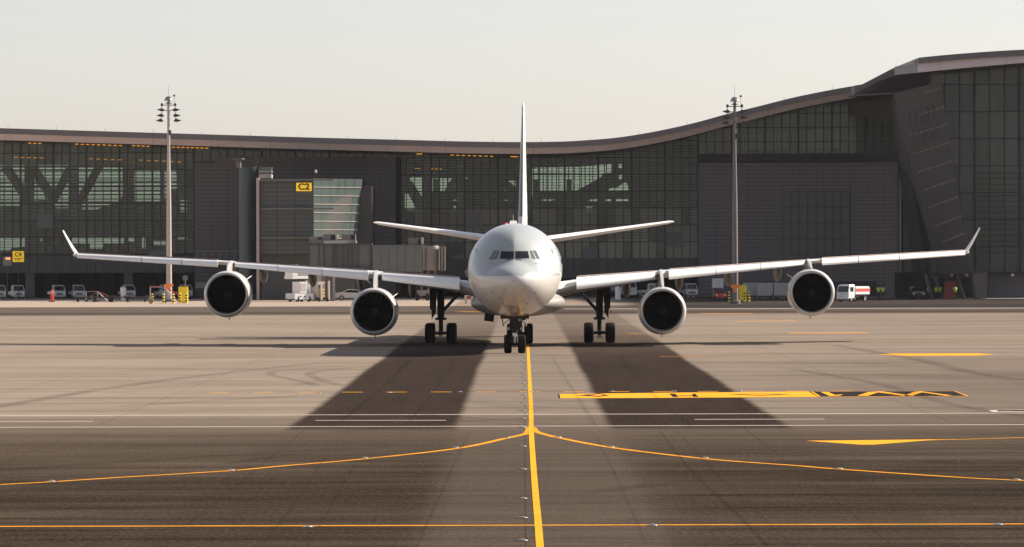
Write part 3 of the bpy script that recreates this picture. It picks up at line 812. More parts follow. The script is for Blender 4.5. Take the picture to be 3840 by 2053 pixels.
for q0_, q1_ in ((64, 86), (312, 333), (1500, 1516), (1655, 1668)):
    TB().bb(WX(q0_, 641), WX(q1_, 641), 641, 642.1, 0, WZ(684, 641)).build('column', 'concrete_wall', term, 0)
for q in (108, 200, 250, 400, 445, 1380, 1560, 1600, 1700): TB().bb(WX(q, 661), WX(q, 661) + 2.0, 661.8, 661.95, 0, 4.6).build('service_door', 'stone_back', term, 0)
# stone walls with coursed panels
SP = []
def stone(qx0, qx1, qy0, qy1, D, skip=None):
    xa, xb, zt, zb = WX(qx0, D), WX(qx1, D), WZ(qy0, D, (qx0 + qx1) / 2), max(0, WZ(qy1, D, (qx0 + qx1) / 2))
    back = TB().bb(xa, xb, D + 0.08, D + 1.2, zb, zt).build('stone_wall', 'stone_back', term, 0)
    n = round((xb - xa) / 2.27); cw = (xb - xa) / n; nr = round((zt - zb) / 0.52); rh = (zt - zb) / nr
    for r_ in range(nr - 1, -1, -1):
        for i in range(n):
            x0, x1, z0, z1 = xa + cw * i + 0.02, xa + cw * (i + 1) - 0.02, zb + rh * r_ + 0.022, zb + rh * (r_ + 1) - 0.022
            if skip and skip((x0 + x1) / 2, (z0 + z1) / 2): continue
            SP.append((x0, x1, D, z0, z1, back))
win = (WX(1967, 639), WX(2137, 639), WZ(642, 639, 2050), WZ(483, 639, 2050))
sL = stone(490, 1000, 409, 745, 638.2)
sR = stone(1757, 2268, 409, 757, 638.0, lambda x, z: win[0] < x < win[1] and win[2] < z < win[3])
sides = {}
for s_ in SP: sides.setdefault(s_[5].name, []).append(s_)
for L_ in sides.values():
    for j, (x0, x1, D, z0, z1, bk) in enumerate(L_):
        if j < 148:
            k = ('st', round(x1 - x0, 3), round(z1 - z0, 3))
            if k not in cache:
                o = MB().bb(-(x1 - x0) / 2, (x1 - x0) / 2, 0, 0.078, 0, z1 - z0).build('stone_panel', 'stone', bk, 0); cache[k] = o.data
            else:
                o = bpy.data.objects.new('stone_panel', cache[k]); COL.objects.link(o); o.parent = bk
            o.location = ((x0 + x1) / 2, D - 640 + random.uniform(-0.006, 0.006), z0)
    m = TB()
    for (x0, x1, D, z0, z1, bk) in L_[148:]: m.bb(x0, x1, D, D + 0.078, z0, z1)
    tag(m.build('stone_panel', 'stone', L_[0][5], 0), kind='stuff')
fr = glass_wall  # window field in the right stone wall
m = TB()
for i in range(9):
    x_ = win[0] + (win[1] - win[0]) * i / 8; m.bb(x_ - 0.05, x_ + 0.05, 637.86, 638.05, win[2], win[3])
for i in range(5):
    z_ = win[2] + (win[3] - win[2]) * i / 4; m.bb(win[0], win[1], 637.88, 638.04, z_ - 0.05, z_ + 0.05)
wf = m.build('window', 'soffit', term, 0)
for i in range(8):
    for j in range(4):
        x0 = win[0] + (win[1] - win[0]) * i / 8 + 0.05; z0 = win[2] + (win[3] - win[2]) * j / 4 + 0.05
        TB().bb(x0, x0 + (win[1] - win[0]) / 8 - 0.1, 638.02, 638.06, z0, z0 + (win[3] - win[2]) / 4 - 0.1).build('pane', 'window_olive', wf, 0)
# dark band above the right stone block with fine slats, band above left block
m = TB()
for i in range(7): z_ = WZ(408, 637) + 0.05 + i * 0.15; m.bb(WX(1757, 637), WX(2268, 637), 637.2, 637.6, z_, z_ + 0.09)
m.build('louvre_band', 'shaft_dark', term, 0)
TB().bb(WX(1757, 637), WX(2268, 637), 637.65, 639, WZ(408, 637), WZ(390, 637)).build('louvre_band', 'dark_void', term, 0)
TB().bb(WX(540, 637), WX(1000, 637), 638.4, 639.4, WZ(408, 637), WZ(393, 637)).build('louvre_band', 'roof_dark', term, 0)
TB().bb(WX(996, 637), WX(1009, 637), 638.0, 640, WZ(740, 637), WZ(395, 637)).build('pilaster', 'dark_void', term, 0)
TB().bb(WX(2262, 637), WX(2270, 637), 637.4, 640, 0, WZ(400, 637)).build('pilaster', 'dark_void', term, 0)
poly_prism([(2140, 262), (2262, 240), (2275, 300), (2262, 305), (2140, 290)], 636.5, 637.5, 'louvre_band', 'soffit', term)
# odd dark panels and the blue-green louvred window
for (a, b_, c, d, mt) in ((93, 132, 536, 571, 'glass_stair'), (1172, 1214, 537, 572, 'stone'), (1464, 1504, 624, 652, 'stone'), (375, 420, 628, 650, 'glass_stair'), (1120, 1165, 610, 640, 'soffit')):
    TB().bb(WX(a, 639), WX(b_, 639), 639.6, 639.7, WZ(d, 639), WZ(c, 639)).build('infill_panel', mt, term, 0)
wq = TB()
for i in range(5): wq.bb(WX(1676, 639), WX(1718, 639), 639.3, 639.6, WZ(585 + i * 7.6 + 4.5, 639), WZ(585 + i * 7.6, 639))
wq.build('louvred_window', 'glass_stair', term, 0)
# slanted shaft with rows of small lights
def RV(p): return ((2950 + p[0] / 1.3112) / 1.490683, (150 + p[1] / 1.3112) / 1.490683)
sh = [RV(p) for p in ((550, 256), (755, 206), (905, 1152), (772, 1152), (735, 1030), (603, 580), (575, 420))]
A = [W(x, y, 596) for x, y in sh]; B_ = [W(x, y, 640) for x, y in sh]
shaft = TB().loft([[(p.x, 596 + (0 if i in (1, 2) else 5), p.z) for i, p in enumerate(A)], [(p.x + 1.5, 630, p.z) for p in A]]).build('leaning_shaft', 'shaft_dark', term, 0)
poly_prism([RV(p) for p in ((608, 640), (735, 1030), (772, 1152), (692, 1152), (665, 1030))], 604, 622, 'leaning_shaft', 'dark_void', term)
# rows of panels and the small lights
def on_shaft(u, v):   # u 0..1 across, v = zoom y
    xl = lerp([(256, 550), (420, 575), (580, 603), (1030, 735), (1152, 772)], v); xr = lerp([(206, 755), (1152, 905)], v)
    return xl + (xr - xl) * u
for r_, (v0, n) in enumerate(((250, 6), (345, 8), (430, 12), (520, 12), (610, 12), (700, 12), (785, 12), (880, 12), (965, 10))):
    for i in range(n):
        u = 0.97 - i * 0.075
        v = v0 + (0.97 - u) * 62 - 12
        q = RV((on_shaft(u, v), v)); p = W(*q, 595.2 + (1 - u) * 5)
        TB().box(p, (0.13, 0.10, 0.20)).build('shaft_lamp', 'dot_glow', shaft, 0)
for v0, v1, k in ((395, 470, 0), (300, 380, 0)):
    for i in range(5):
        u = 0.72 - i * 0.14; vv = v0 + (1 - u) * 58; q0_ = RV((on_shaft(u, vv), vv)); q1_ = RV((on_shaft(u + 0.11, vv), vv + (v1 - v0)))
        a, b_ = W(*q0_, 595.6 + (1 - u) * 5), W(*q1_, 595.6 + (1 - u) * 5)
        TB().bb(a.x, b_.x, 595.6 + (1 - u) * 5, 595.9 + (1 - u) * 5, b_.z, a.z).build('shaft_panel', 'band_panel', shaft, 0)
# base of the tower on the right
TB().bb(WX(2345, 602), WX(2640, 602), 601, 603, WZ(691, 602), WZ(688.6, 602) ).build('ledge', 'stone_back', term, 0)
mm = TB()
mm.prism([(WX(2446, 600), WZ(690, 600)), (WX(2484, 600), WZ(690, 600)), (WX(2484, 600), 0), (WX(2456, 600), 0)], 'y', 600.4, 603)
mm.build('column', 'concrete_wall', term, 0)
TB().bb(WX(2484, 603), WX(2640, 603), 603, 604, 0, WZ(691, 603)).build('base_wall', 'stone', term, 0)
for q in (2430, 2392, 2472, 2545): TB().box(W(q + 2, 692.5, 600.6), (0.35, 0.3, 0.3)).build('wall_lamp', 'fascia', term, 0)
for (a, b_) in ((2405, 2425), (2378, 2404), (2350, 2372), (2330, 2345)):
    TB().tube([W(a, 692, 606), (W(b_, 757, 606).x, 606, 0)], 0.28, 10).build('leaning_column', 'stone', term, 35)
TB().bb(WX(2262, 612), WX(2470, 612), 618, 619, 0, WZ(690, 618)).build('rear_wall', 'dark_void', term, 0)
TB().bb(WX(2262, 628), WX(2350, 628), 627, 628.6, WZ(693, 628), WZ(688, 628)).build('ledge', 'stone_back', term, 0)
TB().bb(WX(2030, 637.5), WX(2205, 637.5), 637.4, 637.9, 0, WZ(712, 637)).build('loading_door', 'stone_back', term, 0)
TB().bb(WX(2470, 598), WX(2700, 598), 590, 603, 0.004, 0.14).build('kerb', 'concrete_wall', term, 0)

# ------------------------------------------------------------------ gate house C2
gate = empty('gate_house', (W(720, 700, 620).x, 620, 0), 0, 'dark boarding gate block with a sunlit green glass end wall and yellow C2 sign', 'gate building')
GX = gate.location.x
class GB(MB):
    def build(s, name, material, parent=None, smooth=35, recalc=True, bevel=0.0):
        s.v = [(x - GX, y - 620, z) for x, y, z in s.v]
        return MB.build(s, name, material, parent, smooth, recalc, bevel)
DG = 614.0
xa, xb = WX(652, DG), WX(788, DG); zt = WZ(450, DG, 720)
tp = [(xa, DG), (xb, DG), (WX(910, 621), 621.0), (WX(910, 621), 636.5), (xa, 636.5)]
bt = [(xa, DG), (xb, DG), (WX(893, 621), 621.0), (WX(893, 621), 636.5), (xa, 636.5)]
zb = WZ(640, DG, 720)
GB().loft([[(x, y, zb) for x, y in bt], [(x, y, zt) for x, y in tp]]).build('gate_wall', 'gate_box', gate, 0)
GB().bb(xa + 0.2, WX(895, 620), 617, 636, 0, zb - 0.02).build('base', 'gate_box', gate, 0)
m = GB()
for i in range(17):
    z_ = zb + (zt - zb) * i / 17; m.bb(xa, xb - 0.05, DG - 0.03, DG - 0.005, z_ - 0.02, z_ + 0.02)
for i in range(1, 3): x_ = xa + (xb - xa) * i / 3; m.bb(x_ - 0.03, x_ + 0.03, DG - 0.035, DG - 0.004, zb, zt)
m.build('cladding_joints', 'dark_void', gate, 0)
# glass end wall: panes and rails
zg0 = WZ(600, 616, 850)
for r_ in range(7):
    za = zg0 + (zt - zg0) * r_ / 7; zc = zg0 + (zt - zg0) * (r_ + 1) / 7
    def edge_x(z): t = (z - zb) / (zt - zb); return bt[2][0] + (tp[2][0] - bt[2][0]) * t
    off = Vector((0.62, -0.78, 0)) * 0.06
    for c in range(6):
        P = []
        for (cc, z) in ((c, za + 0.05), (c + 1, za + 0.05), (c + 1, zc - 0.05), (c, zc - 0.05)):
            t = (cc + (0.015 if cc == c else -0.015)) / 6; P.append(Vector((xb + (edge_x(z) - xb) * t, DG + 7.0 * t, z)) + off)
        GB().loft([P, [p + off * 0.7 for p in P]]).build('glass_pane', 'gate_glass', gate, 0)
    A, B = Vector((xb, DG, za)) + off, Vector((edge_x(za), DG + 7, za)) + off
    m = GB(); m.loft([[A + Vector((0, 0, -0.04)), A + Vector((0, 0, 0.04)), A + off * 2 + Vector((0, 0, 0.04)), A + off * 2 + Vector((0, 0, -0.04))],
                      [B + Vector((0, 0, -0.04)), B + Vector((0, 0, 0.04)), B + off * 2 + Vector((0, 0, 0.04)), B + off * 2 + Vector((0, 0, -0.04))]])
    m.build('rail', 'rail_light', gate, 0)
A = [W(*q, 622) for q in ((911, 466), (936, 469), (936, 620), (893, 620))]
GB().loft([[(p.x, 621.4, p.z) for p in A], [(p.x, 636, p.z) for p in A]]).build('side_fin', 'shaft_dark', gate, 0)
for (y, a, b_) in ((453.5, 655, 838), (526, 655, 840), (598, 655, 842)):
    z_ = WZ(y, DG, 740); p = [(WX(a, DG), DG - 0.02), (WX(a, DG), DG - 0.35), (WX(785, DG), DG - 0.9), (WX(b_, DG - 1.4), DG - 1.4), (WX(788, DG), DG - 0.02)]
    GB().loft([[(x, yy, z_ - 0.10) for x, yy in p], [(x, yy, z_ + 0.10) for x, yy in p]]).build('sun_blade', 'hvac', gate, 0)
GB().bb(WX(645, 613), WX(652, 613), 613.2, 614.6, 0, WZ(446, 613)).build('column', 'gate_column', gate, 0)
# dark glazed stair shaft with its small glass head
cx, rr_ = WX(622, 624), (WX(648, 624) - WX(596, 624)) / 2
GB().rev([(0, rr_), (WZ(418, 624), rr_)], 'z', (cx, 626, 0), 20, True).build('stair_tower', 'glass_stair', gate, 35)
m = GB()
for i in range(36): m.rev([(1 + i * 0.5, rr_ + 0.02), (1.05 + i * 0.5, rr_ + 0.02)], 'z', (cx, 626, 0), 20)
tag(m.build('stair_rings', 'dark_void', gate, 0), kind='stuff')
hx0, hx1, hz0, hz1 = WX(652, 622), WX(684, 622), WZ(447, 622), WZ(419, 622)
GB().bb(hx0, hx1, 622, 626, hz0, hz0 + 0.5).build('tower_head_base', 'concrete_pale', gate, 0)
GB().bb(hx0 + 0.03, hx1 - 0.03, 622.05, 626, hz0 + 0.52, hz1).build('tower_head_glass', 'gate_glass', gate, 0)
GB().bb(hx0, hx1, 621.9, 626.1, (hz0 + hz1) / 2 + 0.1, (hz0 + hz1) / 2 + 0.2).build('rail', 'rail_light', gate, 0)
m = GB(); 
for q, t in ((592, 408), (622, 409), (655, 407), (793, 430), (830, 446), (868, 449), (893, 452)): p = W(q, t, 618); m.tube([(p.x, 618, zt - 1.0 if q > 700 else p.z - 1), (p.x, 618, p.z)], 0.03, 5)
m.build('antenna_rods', 'lamp_dark', gate, 0)
p = W(600, 400, 622); GB().rev([(-1.2, 0.35), (-0.25, 0.35), (-0.1, 0.8), (0.05, 0.8), (0.05, 0.0001)], 'z', p, 14).build('roof_vent', 'concrete_wall', gate)
p = W(794, 432, 618); GB().rev([(-0.2, 0.0001), (-0.2, 0.18), (0.1, 0.18), (0.25, 0.0001)], 'z', p, 10).build('roof_lamp', 'rail_light', gate)
# sign C2
sg = empty('gate_sign', (W(764.5, 471, 613.4).x, 613.35, W(764.5, 471, 613.4).z), 0, 'yellow C2 gate sign on the dark gate block above the jet bridge', 'sign', 'yellow gate signs')
MB().bb(-1.0, 1.0, -0.06, 0.06, -0.54, 0.54).build('sign_board', 'sign_yellow', sg, 0, bevel=0.01)
me = text_mesh('C2', 1.12, 0.035, 0.02); me.materials.append(MATS['sign_black']); o = bpy.data.objects.new('lettering', me); COL.objects.link(o); o.parent = sg
o.rotation_euler = (R(90), 0, 0); o.location = (0.0, -0.10, 0.0); o.scale = (1.12, 1, 1)

# ------------------------------------------------------------------ jet bridge
D0 = 606.0
jb = empty('jet_bridge', (WX(900, D0), D0, 0), 0, 'grey covered jet bridge with a round cab and air units on its roof', 'jet bridge')
JX = jb.location.x
class JB(MB):
    def build(s, name, material, parent=None, smooth=35, recalc=True, bevel=0.0):
        s.v = [(x - JX, y - D0, z) for x, y, z in s.v]
        return MB.build(s, name, material, parent, smooth, recalc, bevel)
def J(q, y, D=D0): return W(q, y, D)
a, b_ = J(776, 606), J(1060, 682)
JB().bb(J(776, 0).x, J(812, 0).x, D0 - 1.5, D0 + 1.5, J(790, 672).z, J(790, 605).z).build('rotunda', 'bridge_wall', jb, 0)
JB().bb(J(813, 0).x, J(935, 0).x, D0 - 1.3, D0 + 1.6, J(870, 676).z, J(870, 614).z).build('tunnel', 'bridge_wall', jb, 0)
JB().bb(J(935.5, 0).x, J(1062, 0).x, D0 - 1.6, D0 + 1.9, J(1000, 684).z, J(1000, 617).z).build('tunnel', 'bridge_wall', jb, 0)
m = JB()
for q in (776, 801, 813, 836, 846, 861, 873, 884, 898, 930): m.bb(J(q, 0).x - 0.07, J(q, 0).x + 0.07, D0 - 1.66, D0 - 1.3, J(q, 674).z, J(q, 614).z)
m.bb(J(776, 0).x, J(935, 0).x, D0 - 1.66, D0 - 1.3, J(850, 617).z, J(850, 613).z); m.bb(J(776, 0).x, J(935, 0).x, D0 - 1.66, D0 - 1.3, J(850, 676).z, J(850, 670).z)
m.build('tunnel_frame', 'bridge_frame', jb, 0)
for i, q in enumerate((937, 957, 978, 999, 1020, 1041)):
    JB().bb(J(q, 0).x + 0.03, J(q + 20, 0).x - 0.03, D0 - 1.68, D0 - 1.62, J(q, 678).z, J(q, 622).z).build('wall_panel', 'bridge_wall', jb, 0)
for (a, b_, c, d, mt) in ((778, 810, 596, 605, 'bridge_cab'), (812, 843, 590, 606, 'hvac'), (858, 893, 590, 605, 'hvac'), (1025, 1062, 600, 616, 'hvac'), (868, 895, 606, 612, 'rail_light')):
    JB().bb(J(a, 0).x, J(b_, 0).x, D0 - 1.0, D0 + 1.0, J(a, d).z, J(a, c).z).build('air_unit', mt, jb, 0)
    JB().bb(J(b_, 0).x - 0.6, J(b_, 0).x - 0.1, D0 - 1.06, D0 - 1.01, J(a, d).z + 0.1, J(a, c).z - 0.1).build('grille', 'dark_void', jb, 0)
JB().bb(J(843, 0).x + 0.02, J(848, 0).x, D0 - 1.0, D0 + 1.0, J(850, 606).z, J(850, 591).z).build('air_unit', 'rail_light', jb, 0)
JB().bb(J(1058, 0).x, J(1064, 0).x, D0 - 1.4, D0 - 1.0, J(1060, 614).z, J(1060, 598).z).build('light_box', 'concrete_pale', jb, 0)
p = J(1083, 650); r_ = (J(1106, 0).x - J(1064, 0).x) / 2
JB().rev([(J(1083, 681).z, r_), (J(1083, 621).z, r_), (J(1083, 619).z, r_ * 0.96)], 'z', (p.x, D0, 0), 24, True).build('cab', 'bridge_cab', jb, 35)
for q in (1064.5, 1103): JB().bb(J(q, 0).x - 0.06, J(q, 0).x + 0.08, D0 - 1.2, D0 - 0.6, J(q, 680).z, J(q, 620).z).build('cab_post', 'rail_light', jb, 0)
JB().bb(J(1107, 0).x, J(1119, 0).x, D0 - 1.6, D0 + 1.6, J(1110, 680).z, J(1110, 621).z).build('cab_door_frame', 'bridge_frame', jb, 0)
for q in (1110, 1117): JB().bb(J(q, 0).x - 0.09, J(q, 0).x + 0.09, D0 - 1.75, D0 - 1.55, J(q, 682).z, J(q, 620).z).build('cab_curtain_rail', 'bridge_cab', jb, 0)
JB().box(((J(795, 0).x + J(818, 0).x) / 2, D0 + 0.6, J(830, 673).z / 2), (0.85, 0.85, J(830, 673).z), Matrix.Rotation(R(42), 3, 'Z')).build('support_column', 'concrete_pale', jb, 0)
JB().bb(J(822, 0).x, J(835, 0).x, D0 + 0.2, D0 + 1.0, 0, J(830, 673).z).build('support_column', 'hvac', jb, 0)
JB().tube([(J(838.6, 0).x, D0 - 1.0, 0), (J(838.6, 0).x, D0 - 1.0, J(839, 686).z)], 0.17, 8).build('sunlit_post', 'rail_light', jb, 0)
for q in (1045, 1058, 1075, 1093):
    JB().bb(J(q, 0).x - 0.15, J(q, 0).x + 0.15, D0 - 0.6, D0 - 0.2, 0.4, J(q, 681).z).build('drive_leg', 'concrete_wall', jb, 0)
for q in (1047, 1073, 1091):
    JB().rev([(-0.2, 0.3), (-0.2, 0.5), (0.2, 0.5), (0.2, 0.3)], 'x', (J(q, 0).x, D0 - 0.4, 0.5), 16).build('wheel', 'rubber', jb)
JB().bb(J(1040, 0).x, J(1098, 0).x, D0 - 0.7, D0 + 0.3, 0.6, 1.3).build('drive_beam', 'bridge_cab', jb, 0)
m = JB(); prev = None; pts = []
for i in range(11): t = i / 10; pts.append((J(885 + 44 * t, 0).x, D0 + 2.2, 3.2 + 1.6 * math.sin(math.pi * min(1, t * 1.2)) - t * 1.0))
JB().tube(pts, 0.09, 6).build('hose', 'hvac', jb)

# ------------------------------------------------------------------ C4 sign and display
p = W(46, 646, 632)
s4 = empty('gate_sign', (p.x, 632, p.z), 0, 'square yellow C4 gate sign in front of the terminal facade, far left', 'sign', 'yellow gate signs')
MB().bb(-0.75, 0.75, -0.05, 0.05, -0.72, 0.72).build('sign_board', 'sign_yellow', s4, 0)
me = text_mesh('C4', 0.75, 0.02, 0.02); me.materials.append(MATS['sign_black']); o = bpy.data.objects.new('lettering', me); COL.objects.link(o); o.parent = s4
o.rotation_euler = (R(90), 0, 0); o.location = (0, -0.08, 0.25)
m = MB()
for i, (z_, n) in enumerate(((-0.30, 11), (-0.50, 8))):
    x_ = -0.6 if i == 0 else -0.45
    for k in range(n): w = random.uniform(0.05, 0.09); m.bb(x_, x_ + w, -0.075, -0.055, z_, z_ + 0.12); x_ += w + 0.035
m.build('small_print', 'sign_black', s4, 0)
MB().tube([(0, 0.1, -p.z), (0, 0.1, -0.7)], 0.07, 8).build('post', 'lamp_dark', s4)
p = W(18.5, 655, 632)
ds = empty('docking_display', (p.x, 632, p.z), 0, 'grey docking display with small orange digits left of the C4 sign', 'display')
MB().bb(-0.55, 0.55, -0.15, 0.15, -0.75, 0.45).build('housing', 'display_grey', ds, 0, bevel=0.03)
MB().bb(-0.62, 0.62, -0.2, 0.2, 0.48, 1.05).build('hood', 'black_paint', ds, 0)
m = MB()
for i, x_ in enumerate((-0.2, 0.02, 0.24)):
    m.bb(x_, x_ + 0.12, -0.18, -0.16, 0.1, 0.14); m.bb(x_, x_ + 0.12, -0.18, -0.16, 0.30, 0.34); m.bb(x_ + 0.10, x_ + 0.14, -0.18, -0.16, 0.1, 0.34)
m.build('digits', 'display_orange', ds, 0)
MB().tube([(0, 0, -p.z), (0, 0, -0.75)], 0.08, 8).build('post', 'lamp_dark', ds)

# ------------------------------------------------------------------ light masts
def mast(qx, D, base_y, top_y, mt, label):
    p = G(qx, base_y); D = p.y
    topz = W(qx, top_y, D).z
    r = empty('floodlight_mast', (p.x, D, 0), 0, label, 'light mast', 'tall floodlight masts in front of the terminal')
    MB().tube([(0, 0, 0), (0, 0, topz * 0.45), (0, 0, topz * 0.72), (0, 0, topz - 0.8)], [0.36, 0.30, 0.19, 0.16], 16).build('pole', mt, r)
    MB().rev([(0.0, 0.55), (0.02, 0.55), (0.3, 0.45), (0.5, 0.25), (0.6, 0.0001)], 'z', (0, 0, topz - 0.9), 20).build('cap_dome', 'dome_metal', r)
    MB().tube([(0, 0, topz - 0.4), (0, 0, topz + 0.9)], 0.02, 5).build('lightning_rod', 'steel', r)
    MB().rev([(-0.15, 0.4), (-0.05, 0.4)], 'z', (0, 0, topz - 1.1), 12, True).build('winch_plate', 'lamp_dark', r)
    for z_, L_ in ((topz - 1.45, 0.82), (topz - 2.1, 0.82)):
        MB().box((0, 0, z_), (2 * L_, 0.12, 0.09)).build('cross_arm', 'lamp_dark', r, 0)
    for s_ in (-1, 1):
        MB().box((s_ * 0.84, 0, topz - 1.4), (0.28, 0.3, 0.36)).build('junction_box', 'lamp_dark', r, 0, bevel=0.04)
        MB().tube([(s_ * 0.84, 0, topz - 3.2), (s_ * 0.84, 0, topz - 1.4)], 0.035, 6).build('hanger', 'lamp_dark', r)
        for k, z_ in enumerate((topz - 2.0, topz - 2.72, topz - 3.35)):
            x_ = s_ * (0.90 + 0.08 * k)
            f = MB(); f.prism([(x_ - s_ * 0.40, z_ - 0.05), (x_ - s_ * 0.1, z_ + 0.23 - 0.05 * (k == 0)), (x_ + s_ * 0.15, z_ + 0.10), (x_ + s_ * 0.56, z_ - 0.02), (x_ + s_ * 0.1, z_ - 0.21), (x_ - s_ * 0.32, z_ - 0.20)], 'y', -0.28, 0.28)
            f.build('floodlight', 'lamp_dark', r, 0)
    MB().tube([(0.72, 0, topz - 1.45), (0.72, 0, topz - 0.3)], 0.02, 5).build('aerial', 'lamp_dark', r)
    MB().rev([(-0.16, 0.0001), (-0.08, 0.14), (0.06, 0.14), (0.14, 0.0001)], 'z', (0.72, 0, topz - 0.25), 10).build('aerial_head', 'lamp_dark', r)
    MB().rev([(0.0, 0.42), (1.5, 0.42)], 'z', (0, 0, topz - 4.6), 12, True)
    MB().box((0.2, -0.2, topz - 4.9), (0.28, 0.3, 0.6)).build('control_box', 'lamp_dark', r, 0)
    MB().prism([(-0.55, 2.25), (0.55, 2.25), (0.55, 1.95), (0.22, 1.85), (0.16, 1.35), (-0.16, 1.35), (-0.22, 1.85), (-0.55, 1.95)], 'y', -0.5, -0.42).build('marker_board', 'orange_paint', r, 0)
    MB().rev([(0, 0.6), (0.35, 0.6), (0.4, 0.5)], 'z', (0, 0, 0), 16, True).build('footing', 'concrete_wall', r)
    return r
mast(425.5, 581, 760, 236, 'pole_pale', 'pale floodlight mast on the left, rising above the glass wall')
mast(1849.5, 575, 765, 237, 'pole_grey', 'grey floodlight mast on the right in front of the stone wall')

# ------------------------------------------------------------------ airliner
PX0, PY0 = 0.08, 278.0
ac = empty('airliner', (PX0, PY0, 0), -0.0115, 'white four-engined airliner seen head-on, standing on the yellow centre line', 'airplane')
CZ = 4.98
wT = [(0, 0.001), (0.05, 0.30), (0.15, 0.52), (0.3, 0.74), (0.7, 1.13), (1.2, 1.47), (2.0, 1.88), (3.0, 2.24), (4.0, 2.50), (5.0, 2.67), (6.0, 2.77), (7.2, 2.82), (48, 2.82), (52, 2.78), (58, 2.45), (64, 1.85), (70, 1.05), (74, 0.4), (75.3, 0.12)]
bT = [(0, -0.62), (0.05, -0.86), (0.15, -1.02), (0.3, -1.20), (0.7, -1.50), (1.2, -1.77), (2.0, -2.10), (3.0, -2.38), (4.0, -2.58), (5.0, -2.71), (6.0, -2.79), (7.2, -2.82), (46, -2.82), (50, -2.62), (56, -1.75), (62, -0.70), (68, 0.35), (74, 1.40), (75.3, 1.70)]
tT = [(0, -0.62), (0.05, -0.38), (0.15, -0.25), (0.3, -0.10), (0.7, 0.13), (1.2, 0.34), (1.6, 0.49), (1.88, 0.63), (2.1, 0.88), (2.35, 1.20), (2.65, 1.54), (3.05, 1.87), (3.6, 2.17), (4.4, 2.45), (5.4, 2.65), (6.8, 2.78), (8.8, 2.82), (60, 2.82), (66, 2.72), (72, 2.45), (75.3, 2.05)]
mT = [(0, -0.62), (0.3, -0.60), (1.2, -0.50), (3, -0.28), (5, -0.08), (7, 0), (50, 0), (58, 0.3), (66, 1.1), (75.3, 1.9)]
nT = [(0, 2.0), (0.8, 1.92), (1.3, 1.62), (1.7, 1.42), (2.1, 1.36), (2.7, 1.36), (3.3, 1.52), (4.3, 1.80), (5.6, 2.0), (76, 2.0)]
def fus(y): return smo(wT, y), smo(tT, y), smo(bT, y), smo(mT, y), lerp(nT, y)
def fring(y, n=72):
    w, t, b_, m_, e = fus(y); out = []
    for i in range(n):
        th = 2 * math.pi * i / n; c, s_ = math.cos(th), math.sin(th)
        ex = e if s_ > 0 else 2.0
        x_ = w * math.copysign(abs(c) ** (2 / ex), c); z_ = (t - m_ if s_ > 0 else m_ - b_) * math.copysign(abs(s_) ** (2 / ex), s_)
        out.append(Vector((x_, y, CZ + m_ + z_)))
    return out
def finside(x, z, y):
    w, t, b_, m_, e = fus(y); dz = z - CZ - m_
    h = (t - m_) if dz > 0 else (m_ - b_); ee = e if dz > 0 else 2.0
    return (abs(x) / max(w, 1e-4)) ** ee + (abs(dz) / max(h, 1e-4)) ** ee < 1
def fsurf(x, z):
    a, b_ = 0.0, 9.0
    if not finside(x, z, b_): return None
    for _ in range(40):
        m_ = (a + b_) / 2
        if finside(x, z, m_): b_ = m_
        else: a = m_
    return b_
